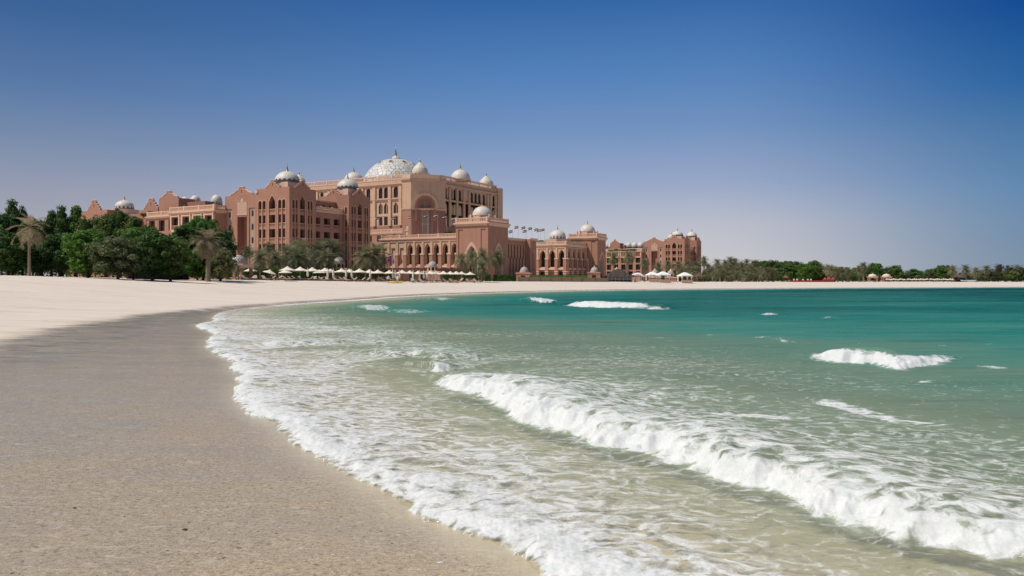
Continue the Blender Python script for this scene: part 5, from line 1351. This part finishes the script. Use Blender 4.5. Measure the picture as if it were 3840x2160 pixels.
# people: one skinned body each
def person(loc, rz, joints, radii, edges, label, skin=(0.42,0.25,0.17), top=(0.75,0.7,0.68), bottom=(0.25,0.04,0.05), hair=(0.02,0.015,0.012), split=(.93, 1.42), lying=None, cap=None):
    me = bpy.data.meshes.new('body'); me.from_pydata(joints, edges, [])
    o = bpy.data.objects.new('body_tmp', me); link(o)
    sk = o.modifiers.new('s', 'SKIN'); ss = o.modifiers.new('u', 'SUBSURF'); ss.levels = ss.render_levels = 1
    for v, r in zip(me.skin_vertices[0].data, radii): v.radius = (r, r)
    me.skin_vertices[0].data[0].use_root = True
    dg = bpy.context.evaluated_depsgraph_get(); m2 = bpy.data.meshes.new_from_object(o.evaluated_get(dg)); bpy.data.objects.remove(o)
    root = empty('person', loc, rz, label, 'person', 'people on the beach')
    mats = [plain('skin%d' % (int(skin[0]*100)), skin, .6), plain('cloth%.2f%.2f' % (top[0], top[1]), top, .9), plain('cloth%.2f%.2f' % (bottom[0], bottom[1]), bottom, .9)]
    m2.materials.clear(); [m2.materials.append(q) for q in mats]
    for p in m2.polygons:
        c = p.center; p.use_smooth = True
        if lying is None: a, lat = c.z, math.hypot(c.x, c.y)
        else: a, lat = lying(c), 0
        p.material_index = 1 if split[0] < a < split[1] and abs(c.x) < .27 else 2 if split[2] < a <= split[0] else 0
    bo = bpy.data.objects.new('body', m2); link(bo, root)
    hd = Vector(joints[HEAD]); hm = MB().mat(plain('hair', hair, .7) if cap is None else plain('cap%.1f' % cap[0], cap, .8)); hm.smooth = True
    hm.lathe([(.112*math.cos(t), .112*math.sin(t)) for t in [math.pi/2*i/6-.25 for i in range(7)]], (0,.012,0), 12)
    hm.build('hair' if cap is None else 'cap', root, tuple(hd+Vector((0,0,.045))))
    return root
STAND = [(0,0,.95),(0,0,1.15),(0,0,1.38),(0,0,1.49),(0,-.01,1.62),(0,-.012,1.70), (.10,0,.90),(.11,-.02,.50),(.11,.01,.09),(.11,-.12,.04), (-.10,0,.90),(-.11,.02,.50),(-.11,.03,.09),(-.11,-.10,.04),
         (.19,0,1.40),(.25,-.02,1.13),(.27,-.10,.88),(.27,-.13,.79), (-.19,0,1.40),(-.25,.0,1.13),(-.26,-.08,.88),(-.26,-.11,.79)]
SR = [.155,.14,.155,.06,.095,.085, .10,.065,.045,.035, .10,.065,.045,.035, .065,.048,.038,.035, .065,.048,.038,.035]
SE = [(0,1),(1,2),(2,3),(3,4),(4,5),(0,6),(6,7),(7,8),(8,9),(0,10),(10,11),(11,12),(12,13),(2,14),(14,15),(15,16),(16,17),(2,18),(18,19),(19,20),(20,21)]
HEAD = 5
def person_at(px, Y, rz, label, **k):
    X = wx(px, Y); return person((X, Y, gz1(X, Y)), rz, STAND, SR, SE, label, split=(.93, 1.45, .50), **k)
person_at(1457, 157, .3, "person in white shirt and dark red shorts standing by loungers", top=(.75,.72,.70), bottom=(.22,.03,.05))
person_at(1491, 159, -.5, "person in yellow cap and pale shirt standing behind the kayak", cap=(.85,.6,.03), top=(.7,.66,.6), bottom=(.5,.5,.52))
# reclining: the same skeleton laid along a raised back
REC = [(0,0,.50),(0,.24,.60),(0,.44,.76),(0,.52,.84),(0,.58,.96),(0,.60,1.03), (.10,-.06,.50),(.11,-.45,.62),(.11,-.85,.50),(.11,-.92,.58), (-.10,-.06,.50),(-.11,-.48,.50),(-.11,-.90,.49),(-.11,-.95,.58),
       (.19,.45,.76),(.27,.28,.60),(.26,.05,.53),(.25,-.04,.52), (-.19,.45,.76),(-.27,.28,.60),(-.26,.05,.53),(-.25,-.04,.52)]
for px, Y, rz, lab, tp, bt in ((1700, 170, R(75), "person sunbathing on a lounger in the middle of the row", (.45,.27,.18), (.30,.05,.05)), (1763, 173, R(70), "person in red swimwear lying on the far right lounger", (.5,.08,.07), (.5,.08,.07))):
    lounger(px, Y, rz-R(90)+math.pi, "taupe sun lounger carrying " + ("the middle sunbather" if px == 1700 else "the sunbather in red"))
    X = wx(px, Y); person((X, Y, gz1(X, Y)), rz, REC, SR, SE, lab, top=tp, bottom=bt, split=(.08, .42, -.14), lying=lambda c: c.y)

# little lattice domes: dome, body parts
def lattice_tile():
    t = NT("lattice_dome_tile"); co = t.coord(); sx = t.n("ShaderNodeSeparateXYZ"); t.l(co, sx.inputs[0])
    an = t.math('ARCTAN2', sx.outputs[1], sx.outputs[0]); hh = t.math('MULTIPLY', sx.outputs[2], 1.5)
    a = t.math('FRACT', t.math('ADD', t.math('MULTIPLY', an, 2.55), hh)); b = t.math('FRACT', t.math('SUBTRACT', t.math('MULTIPLY', an, 2.55), hh))
    l = t.math('MAXIMUM', t.step(t.math('ABSOLUTE', t.math('SUBTRACT', a, .5)), .28, .40), t.step(t.math('ABSOLUTE', t.math('SUBTRACT', b, .5)), .28, .40))
    return t.done(t.pbr(t.mix(l, (0.15, 0.145, 0.14), (0.62, 0.58, 0.54)), .6, .3))
LTILE = lattice_tile()
def kiosk(px, top_py, Y, r, label, kind='open', w=None, hb=2.6, name='domed_kiosk', plainw=False, flat=1.05):
    X = wx(px, Y); g = gz1(X, Y); zt = wz(top_py, Y)-g; zb = zt-r*flat; w = w or r*1.5
    o = empty(name, (X, Y, g), TH*.4, label, 'kiosk', 'small domed kiosks')
    d = MB(); d.smooth = True; d.mat(WHITE if plainw else LTILE); d.lathe([(r*math.cos(t), r*flat*math.sin(t)) for t in [math.pi/2*i/10 for i in range(10)]]+[(.02, r*flat)], n=28, cap=False)
    dd = d.build('dome', o, (0,0,zb)); f = MB().mat(GOLD); f.lathe([(.09,0),(.14,.15),(.05,.3),(.02,.6)], n=8); f.build('finial', dd, (0,0,r*flat-.02))
    if kind == 'open':                                # columns under a slab
        s = MB().mat(TRIM); s.box(-w,-w,zb-.85,w,w,zb-.35); s.box(-w-.25,-w-.25,zb-.35,w+.25,w+.25,zb-.15); s.lathe([(r*1.05,zb-.15),(r*1.05,zb+.003)], n=24); s.build('entablature', o)
        for a in (-1, 1):
            for b_ in (-1, 1):
                c = MB().mat(PINK); c.box(-.28,-.28,0,.28,.28,zb-1.0); c.mat(TRIM); c.box(-.36,-.36,zb-1.0,.36,.36,zb-.853); c.box(-.36,-.36,0,.36,.36,.3); c.build('column', o, (a*(w-.4), b_*(w-.4), 0))
    elif kind == 'drum':                              # windowed drum on a wall block
        s = MB().mat(TRIM); s.lathe([(r*1.1,zb-.25),(r*1.12,zb-.02),(r*.9,zb-.02)], n=24); s.lathe([(r*1.1,zb-1.15),(r*1.1,zb-1.0),(r*.8,zb-1.0)], n=24, cap=False)
        for i in range(8): a = 2*math.pi*i/8; s.obox((r*.98*math.cos(a), r*.98*math.sin(a)), (-math.sin(a), math.cos(a)), .28, .28, zb-1.0, zb-.24)
        s.mat(DARK); s.lathe([(r*.8,zb-1.0),(r*.8,zb-.25)], n=20, cap=False); s.build('drum', o)
        b = MB().mat(PINK); b.box(-w,-w*.6,0,w,w*.6,zb-1.5); b.mat(TRIM); b.box(-w-.15,-w*.6-.15,zb-1.5,w+.15,w*.6+.15,zb-1.15); b.build('wall', o)
    else:                                             # solid cube with a small square opening
        b = MB().mat(PINK); b.box(-w,-w,0,w,w,zb-.25); b.mat(TRIM); b.box(-w-.12,-w-.12,zb-.55,w+.12,w+.12,zb-.40); b.lathe([(r*1.12,zb-.25),(r*1.12,zb+.002)], n=24); b.build('wall', o)
        q = MB().mat(DARK); q.box(-.55,-w-.03,zb-1.9,.55,-w+.02,zb-1.05); q.mat(TRIM); q.box(-.7,-w-.08,zb-2.05,.7,-w+.01,zb-1.902); q.build('window', o)
        q = MB().mat(DARK); q.box(w-.02,-.5,zb-1.9,w+.03,.5,zb-1.05); q.build('window', o)
    return o
kiosk(892, 956, 158, 1.58, "gazebo with white lattice dome on pink columns, beside the first parasols", 'open', 2.2, name='gazebo')
kiosk(1271, 964, 182, 1.30, "lattice domed pink kiosk below the second tower of the wing", 'drum', 2.6)
kiosk(1622, 980, 188, 1.12, "lattice domed kiosk in front of the long sunlit arcade", 'drum', 2.3)
kiosk(1966, 1001, 200, 1.05, "square pink kiosk at the left end of the reed fence", 'cube', 1.75)
kiosk(2230, 1001, 215, 1.10, "square pink kiosk at the right end of the lawn", 'cube', 1.7)
kiosk(2312, 1005, 262, 1.2, "lattice dome peeping over the ridge of the dark tent", 'drum', 2.0)
kiosk(2456, 1011, 270, 1.15, "lattice dome just left behind the white cabanas", 'drum', 2.0)
kiosk(2515, 1013, 272, 1.15, "lattice dome between the white cabanas and the thatched hut", 'drum', 2.0)
kiosk(3272, 1027, 385, 1.9, "white domed kiosk, left one of the far right pair", 'open', 2.0, plainw=True, flat=.62)
kiosk(3324, 1027, 385, 1.9, "white domed kiosk, right one of the far right pair", 'open', 2.0, plainw=True, flat=.62)
def pav():
    Y = 385; X = wx(2946, Y); o = empty('gate_kiosk', (X, Y, gz1(X, Y)), 0, "small brown pavilion with tiled roof beside the far red terrace", 'pavilion')
    for a in (-1, 1):
        for b in (-1, 1): c = MB().mat(THATCH); c.box(-.15,-.15,0,.15,.15,2.05); c.build('column', o, (a*.8, b*.8, 0))
    r = MB().mat(WOOD); r.lathe([(1.7,2.0),(.8,2.8),(.1,3.1)], n=4, ph=math.pi/4); r.build('roof', o)
pav()
# low walls, fences, lawn bank, hedges
def wall_thing(name, px0, px1, Y0, Y1, h, mat, label, cat, t=.4, post=None, dz=0.0):
    p0 = (wx(px0, Y0), Y0); p1 = (wx(px1, Y1), Y1); L = math.hypot(p1[0]-p0[0], p1[1]-p0[1]); m = MB().mat(mat)
    z0, z1 = ground_at([p0, p1]); z = min(z0, z1)
    m.box(0,0,-.4,L,t,h)
    o = empty(name, (p0[0], p0[1], z+dz), math.atan2(p1[1]-p0[1], p1[0]-p0[0]), label, cat)
    m.build('panel', o)
    if post:
        n = max(2, int(L/post))
        c = MB().mat(mat if mat is not REED else WOOD)
        c.box(-.09,-.09,-.4,.09,t+.05,h+.1); pm = c.mesh('post')
        for i in range(n+1): q = bpy.data.objects.new('post', pm); link(q, o); q.location = (L*i/n, 0, 0)
    return o
def reed():
    t = NT("reed_matting"); co = t.coord(); n = t.noise(t.scaled(co, (14, 14, .6)), 1.0, 3, .6); n2 = t.noise(t.scaled(co, (.3,.3,3)), 1.0, 2)
    return t.done(t.pbr(t.mix(n, (0.24,0.165,0.10), (0.50,0.37,0.25)), .95, .05))
REED = reed()
wall_thing('reed_fence', 1944, 2182, 190, 200, 1.15, REED, "long pale reed fence in front of the lawn bank", 'fence', .1, 3.0)
wall_thing('reed_fence', 2183, 2282, 201, 206, 1.05, REED, "darker short reed fence joining the dark tent", 'fence', .1, 3.0)
wall_thing('board_fence', 480, 705, 112, 132, 1.9, DWOOD, "dark brown board fence under the left grove", 'fence', .12, 2.5)
wall_thing('garden_wall', 1190, 1345, 182, 184, 2.9, PINKD, "pink garden wall behind the left parasols", 'wall', .5)
wall_thing('garden_wall', 1430, 1760, 190, 196, 3.2, PINKD, "pink garden wall with panels behind the middle parasols", 'wall', .5)
def lawn():
    Y0, Y1 = 204, 230; p = [(wx(1990,Y0),Y0),(wx(2205,Y0+6),Y0+6),(wx(2205,Y1+6),Y1+6),(wx(1975,Y1),Y1)]
    rg = np.random.RandomState(2); n = 24000; u, v = rg.rand(n), rg.rand(n)
    A = np.array(p); X = (A[0]*(1-u)[:,None]+A[1]*u[:,None])*(1-v)[:,None]+(A[3]*(1-u)[:,None]+A[2]*u[:,None])*v[:,None]
    C = np.concatenate([X, (1.75+1.35*np.minimum(1, v*1.6+.25)+rg.rand(n)*.2)[:,None]], 1)
    o = bpy.data.objects.new('lawn_bank', quads_mesh('lawn_bank', C, rg.normal(size=(n,3))*.7+np.array([0,-.3,1]), .35, LEAFG, rg)); link(o); tag(o, "sloping green planted bank behind the reed fence", 'planting', kind='stuff')
lawn()
hp_ = {}
def hedge(px, Y, w, h, label, d=1.2, z=None, grp='clipped hedges', py=None, round_=False, name='hedge'):
    key = (round(w,1), round(h,1), round_)
    if key not in hp_:
        rg = np.random.RandomState(int(w*10+h)); n = int((w*h*2+w*d+d*h*2)*130)+80; q = rg.uniform(-1, 1, (n, 3)); ax = rg.randint(0, 3, n); q[np.arange(n), ax] = np.sign(q[np.arange(n), ax])
        if round_:
            n = 2600; cl = rg.uniform(-1, 1, (14, 3))*np.array([.62, .6, .5]); cl[:, 2] -= .25; q = rg.normal(size=(n, 3)); q /= np.linalg.norm(q, axis=1, keepdims=True)
            q = cl[rg.randint(0, 14, n)]+q*rg.uniform(.22, .5, (n, 1))
        C = q*np.array([w/2, d/2, h/2])*rg.uniform(.9, 1.03, (n, 1))+np.array([0, 0, h/2])
        hp_[key] = quads_mesh('hedge', C, q+rg.normal(size=(n,3))*.5, .16, HEDGE, rg)
    X = wx(px, Y); z = gz1(X, Y) if z is None else z
    o = bpy.data.objects.new(name, hp_[key]); link(o); o.location = (X, Y, z); tag(o, label, 'hedge', grp); return o
hl = [(1829,20,1030),(1857,14,1030),(1872,11,1033),(1888,20,1030),(1906,16,1032),(1926,17,1032)]
for i, (px, wpx, top) in enumerate(hl): hedge(px, 192, wpx/F*192, wz(top,192)-gz1(wx(px,192),192), f"{ORD[i]} clipped green cube hedge from the left below the side gallery")
for i, (px, wpx, top) in enumerate(((1098,16,1020),(1130,18,1018),(1205,20,1018),(1255,16,1022),(1545,18,1022),(1585,16,1024),(1680,22,1024),(1706,16,1026))): hedge(px, 184, wpx/F*184, wz(top,184)-gz1(wx(px,184),184), f"{ORD[i]} tall green hedge block from the left behind the long parasol row", grp='hedges behind the parasols')
# planting on the terraces
for i, (px, Y, w, h, z) in enumerate(((1441,304,3.2,1.9,17.8),(1510,300,3.4,1.9,17.8),(1571,299,2.6,1.7,17.8),(1680,297,5,3.2,17.8),(1705,297,6,2.2,17.8),(1942,330,3,2.2,17.6))):
    hedge(px, Y, w, h, f"{ORD[i]} rounded green shrub from the left on the arcade terrace", 2.0, z, 'shrubs on the terrace', round_=True, name='terrace_shrub')
for i, (px, Y, w, h, z) in enumerate(((2022,362,7,3.0,18.1),(2058,360,3.4,3.2,18.1),(2082,362,3.4,3.2,18.1),(2116,364,4,2.2,18.1),(2138,366,3.2,2.0,18.1),(2159,368,2.6,1.6,18.1))):
    hedge(px, Y, w, h, f"{ORD[i]} green shrub from the left on the second gallery roof", 2.0, z, 'shrubs on the second roof', round_=True, name='roof_shrub')
for i, (px, Y, w, h, z) in enumerate(((545,296,4,2.6,25.0),(566,295,4.5,3.4,25.0),(586,294,4,2.6,25.0),(690,279,4.0,3.0,25.2),(706,278,4.6,4.0,25.2),(722,277,4.2,3.4,25.2),(742,276,4.0,2.8,25.2),(784,271,3.2,3.6,25.2),(809,270,3.2,3.9,25.2))):
    hedge(px, Y, w, h, f"{ORD[i]} bushy green roof plant from the left on the low annex", 3.0, z, 'roof garden shrubs', round_=True, name='roof_shrub')
for i, (px, Y, w, h) in enumerate(((2300,0,10,2.6),(2345,0,12,2.8),(2390,0,12,2.6))):
    Y = 575; hedge(px, Y, w, h, f"{ORD[i]} strip of roof planting from the left on the far annex", 3.0, wz(944, Y), 'roof garden shrubs', round_=True, name='roof_shrub')
# flags: pole and cloth of four colours
FLAGM = [plain('flag_green', (.02,.16,.07), .9), plain('flag_white', (.8,.8,.8), .9), plain('flag_black', (.02,.02,.022), .9), plain('flag_red', (.45,.02,.03), .9)]
def flag_mesh(dr):
    m = MB(); n = 8; L = 2.6; H = 1.5
    def P(a, k, q): w = .18*math.sin(a*5+q)*a; return (dr*(.25*L+.75*L*a) if a > 0 else dr*.25*L, w+.1, H*k-.42*a*a-.1*math.sin(a*4))
    P = lambda a, k: (dr*(.22*L+.78*L*a), .22*math.sin(a*6+1)*a, H*k-.55*a*a)
    for r in range(3):
        m.mat(FLAGM[(2, 1, 0)[r]])
        for i in range(n): a, b = i/n, (i+1)/n; m.poly([P(a, r/3), P(b, r/3), P(b, (r+1)/3), P(a, (r+1)/3)])
    m.mat(FLAGM[3]); m.poly([(0,0,0),P(0,0),P(0,1),(0,0,H)]); return m.mesh('flag')
FLM = {-1: flag_mesh(-1), 1: flag_mesh(1)}
pf = MB().mat(METAL); pf.lathe([(.09,0),(.05,1)], n=8); pf.mat(GOLD); pfm = pf.mesh('pole')
def flagpole(px, base_z, top_py, Y, label, grp, dr=-1, fs=1.0):
    H = wz(top_py, Y)-base_z; o = empty('flagpole', (wx(px, Y), Y, base_z), 0, label, 'flagpole', grp)
    p = bpy.data.objects.new('pole', pfm); link(p, o); p.scale = (.8, .8, H); f = bpy.data.objects.new('flag', FLM[dr]); link(f, o); f.location = (0,0,H-1.75*fs); f.rotation_euler = (0,0,R(-12+px%23)); f.scale = (fs,)*3
for i, (px, tp, dr) in enumerate(((1423,812,-1),(1483,812,-1),(1544,808,-1),(1606,803,-1),(1642,802,-1),(1676,807,-1),(1710,813,-1),(1743,820,-1))):
    flagpole(px, G0+15.9, tp, 305-i*1.6, f"{ORD[i]} tall flagpole from the left on the terrace before the main palace", 'terrace flagpoles', dr, .62)
for i, (px, tp) in enumerate(((1922,862),(1944,846),(1970,848),(1975,861),(1995,851),(2018,855),(2027,858),(2042,856))):
    flagpole(px, G0+15.5, tp, 338+i*2, f"{ORD[i]} slim flagpole from the left against the sky right of the palace", 'flagpoles against the sky', -1, .7)
flagpole(1472, gz1(wx(1472,190),190), 950, 190, "flagpole rising behind the parasols left of the arcade", 'beach flagpole', -1, .5)

def magenta_pennant():
    o = [q for q in bpy.data.objects if q.get('group') == 'beach flagpole'][0]
    m = MB().mat(plain('flag_magenta', (.5,.03,.38), .9))
    for i in range(5): a, b = i/5, (i+1)/5; m.poly([(-1.3*a,.1*math.sin(a*6),-.25*a),(-1.3*b,.1*math.sin(b*6),-.25*b),(-1.3*b,.1*math.sin(b*6),.85-.35*b),(-1.3*a,.1*math.sin(a*6),.85-.35*a)])
    f = m.build('flag', o, (0,0,wz(980,190)-o.location.z)); f['label'] = 'magenta flag lower on the pole'
magenta_pennant()
for px, lab, rz in ((3618, "pale small boat drawn up right of the far thatched hut", .3), (3640, "second pale small boat on the far right sand", -.2)):
    Y = 392; X = wx(px, Y); o = empty('small_boat', (X, Y, gz1(X, Y)-.1), rz, lab, 'boat', 'small boats on the far sand'); o.scale = (1.7, 2.2, 2.0)
    hm_ = bpy.data.objects.new('hull', bpy.data.objects['hull'].data.copy()); hm_.data.materials.clear(); hm_.data.materials.append(plain('pale_boat_paint', (.55,.62,.70), .4)); link(hm_, o)
    q = MB().mat(DARK); q.box(-.9,-.2,.375,.7,.2,.39); q.build('cockpit', o)

# tents and cabanas
def big_tent():
    Y = 214; X = wx(2318, Y); o = empty('dark_tent', (X, Y, gz1(X, Y)), -.05, "big dark brown bedouin tent behind the reed fence", 'tent')
    m = MB().mat(TENT); hw = 60/F*Y; n = 10; top = wz(1008, Y)-gz1(X, Y); ed = wz(1037, Y)-gz1(X, Y)
    prof = [(0,1.0),(.28,.86),(.55,.42),(.8,.16),(1.0,0.0)]
    def z(u): return ed+(top-ed)*np.interp(abs(u), [p[0] for p in prof], [p[1] for p in prof])
    us = np.linspace(-1, 1, 25); vs = np.linspace(-1, 1, 9); D = 4.0
    for i in range(24):
        for j in range(8):
            q = [(us[i+a]*hw, vs[j+b]*D, min(z(us[i+a]), ed+(top-ed)*(1-abs(vs[j+b])**1.3))+.12*math.cos(us[i+a]*22)*(abs(us[i+a]) > .2)) for a, b in ((0,0),(1,0),(1,1),(0,1))]; m.poly(q)
    m.build('canopy', o)
    for i in range(9):
        x_ = -hw+2*hw*i/8; p = MB().mat(WOOD); p.box(-.07,-.07,0,.07,.07,ed+.05); p.build('pole', o, (x_*.98, -D+.1, 0))
    r = MB().mat(METAL)
    for zz in (.5, .85, 1.2): r.box(-hw*.72, -D-.06, zz, hw*.98, -D-.01, zz+.05)
    r.build('railing', o); w = MB().mat(DARK); w.box(-hw*.95, D-.3, 0, hw*.95, D-.2, ed); w.build('back_cloth', o)
big_tent()
def cabana_parts():
    c = MB().mat(CLOTHW); P = [(1.0,0),(1.02,.28),(.62,.72),(.30,1.18),(.04,1.32)]
    b = 0
    for r, z in P:
        for i in range(16):
            a = 2*math.pi*i/16; k = 1/max(abs(math.cos(a)), abs(math.sin(a))); k = 1+(k-1)*(1 if r > .5 else .6); c.v.append((r*1.9*k*math.cos(a), r*1.9*k*math.sin(a), z))
    for j in range(4):
        for i in range(16): c.face((j*16+i, j*16+(i+1)%16, (j+1)*16+(i+1)%16, (j+1)*16+i))
    p = MB().mat(WOOD); p.box(-.06,-.06,0,.06,.06,2.25)
    d = MB().mat(CLOTHW); d.smooth = True; d.lathe([(.34,2.25),(.30,1.9),(.16,1.35),(.20,1.0),(.24,.65)], n=8, cap=False)
    w = MB().mat(LATT); w.box(-1.85,-1.88,0,1.85,-1.70,1.0)
    return c.mesh('canopy'), p.mesh('post'), d.mesh('curtain'), w.mesh('low_wall')
CB = cabana_parts()
def cabana(px, top, Y, label, s=1.0, tilt=0, rz=.2, wallp=True):
    X = wx(px, Y); g = gz1(X, Y); o = empty('cabana', (X, Y, g), rz, label, 'cabana', 'white beach cabanas'); o.scale = (s,)*3
    H = (wz(top, Y)-g)/s-1.32
    c = bpy.data.objects.new('canopy', CB[0]); link(c, o); c.location = (0,0,H); c.rotation_euler = (0, R(tilt), 0)
    for a in (-1,1):
        for b in (-1,1):
            q = bpy.data.objects.new('post', CB[1]); link(q, o); q.location = (a*1.75, b*1.75, 0); q.scale = (1,1,(H+.1)/2.25)
            if wallp: q = bpy.data.objects.new('curtain', CB[2]); link(q, o); q.location = (a*1.6, b*1.6, H-2.2)
    if wallp: q = bpy.data.objects.new('low_wall', CB[3]); link(q, o)
cabana(2394, 1022, 220, "tilted white canopy beside the dark tent", .72, 14, .3, False)
cabana(2446, 1019, 216, "white curtained cabana, left one of the adjoining pair", .78)
cabana(2486, 1018, 214, "white curtained cabana, right one of the adjoining pair", .85)
cabana(2568, 1021, 218, "white curtained cabana standing alone left of the thatched hut", .86)
for px, w, lab in ((2388, 20, "low pink wall under the tilted canopy"), ): wall_thing('low_wall', px-10, px+12, 218, 218, 1.15, LATT, lab, 'wall', .3)
def hut(px, top, Y, hw, label, mat=THATCH, sides=6, name='thatched_hut', eave=.55):
    X = wx(px, Y); g = gz1(X, Y); H = wz(top, Y)-g; r = hw/F*Y; o = empty(name, (X, Y, g), 0, label, 'hut')
    m = MB().mat(mat); m.lathe([(r,H*eave),(r*.62,H*(eave+.14)),(r*.3,H*.82),(.05,H)], n=sides); m.build('roof', o)
    for i in range(sides):
        a = 2*math.pi*i/sides; p = MB().mat(WOOD); p.box(-.09,-.09,0,.09,.09,H*eave+.1); p.build('post', o, (r*.82*math.cos(a), r*.82*math.sin(a), 0))
    b = MB().mat(DWOOD); b.lathe([(r*.86,0),(r*.86,.9),(r*.80,.9),(r*.8,.05)], n=sides, cap=False); b.build('parapet', o); return o
hut(2622, 1021, 250, 26, "thatched brown hut right of the lone white cabana")
hut(3592, 1027, 400, 34, "dark thatched hut roof behind the far right parasols")
for i, px in enumerate((3094, 3110, 3124)):
    hut(px, 1037 if i == 1 else 1039, 380-i, 10, ("left", "middle", "right")[i]+" red canvas tent of the far terrace", REDC, 4, 'red_tent', .5)
wall_thing('red_fence', 2962, 3122, 366, 372, .8, REDC, "low red fence of the far terrace", 'fence', .15, 4)
for i, px in enumerate((2978, 2990, 3012, 3030, 3042)):
    Y = 374; X = wx(px, Y); o = empty('covered_chair', (X, Y, gz1(X, Y)), 0, f"{ORD[i]} white covered chair from the left on the red terrace", 'chair', 'white chairs on the red terrace')
    c = MB().mat(CLOTHW); c.box(-.35,-.35,.1,.35,.35,.6); c.build('seat', o); c = MB().mat(CLOTHW); c.box(-.35,.22,.6,.35,.35,1.4); c.build('backrest', o)
# far right parasol rows
far_rows = ((3322, 3396, 9, 'left'), (3402, 3480, 10, 'middle'), (3486, 3576, 11, 'right'))
for a, b, n, nm in far_rows:
    for i in range(n):
        px = a+(b-a)*(i+.5)/n; Y = 378+(px-3322)*.05+(i % 2)*2.5; X = wx(px, Y); g = gz1(X, Y)
        parasol(X, Y, f"{ORD[i]} tiny cream parasol from the left in the {nm} far row", (wz(1043+(i%3), Y)-g)/2.95*.95, 'far parasol rows', i)
        if i % 2 == 0: lounger(px+3, Y-4, R(150), f"{ORD[i//2]} tiny lounger from the left under the {nm} far parasol row", group='far loungers')
# bits on the wet sand: dark pebble and pale shells
peb = plain("dark_pebble", (.05,.045,.04), .5); shl = plain("pale_shell", (.62,.58,.54), .5)
def pebble(px, py, r, mat, nm, lab, cat):
    Y = EYE*F/(py-HZ); X = wx(px, Y); g = gz1(X, Y); m = MB().mat(mat); m.smooth = True; rg = random.Random(px)
    m.lathe([(r*.7,-.004),(r,r*.10),(r*.8,r*.2),(r*.35,r*.26)], n=9); m.v = [(a*rg.uniform(.85,1.15)*1.5, b*rg.uniform(.85,1.15), c) for a, b, c in m.v]
    o = m.build(nm, None, (X, Y, g), rg.uniform(0, 6)); tag(o, lab, cat, 'bits on the wet sand')
pebble(693, 1990, .018, peb, 'pebble', "dark pebble on the wet sand, lower left of the foam", 'pebble')
pebble(1652, 2110, .02, shl, 'shell', "pale shell near the bottom edge beside the foam", 'shell')
pebble(1248, 2082, .014, shl, 'shell', "pale flat shell on wet sand, bottom centre left", 'shell')
pebble(280, 1912, .012, peb, 'pebble', "tiny dark pebble far left on the wet sand", 'pebble')
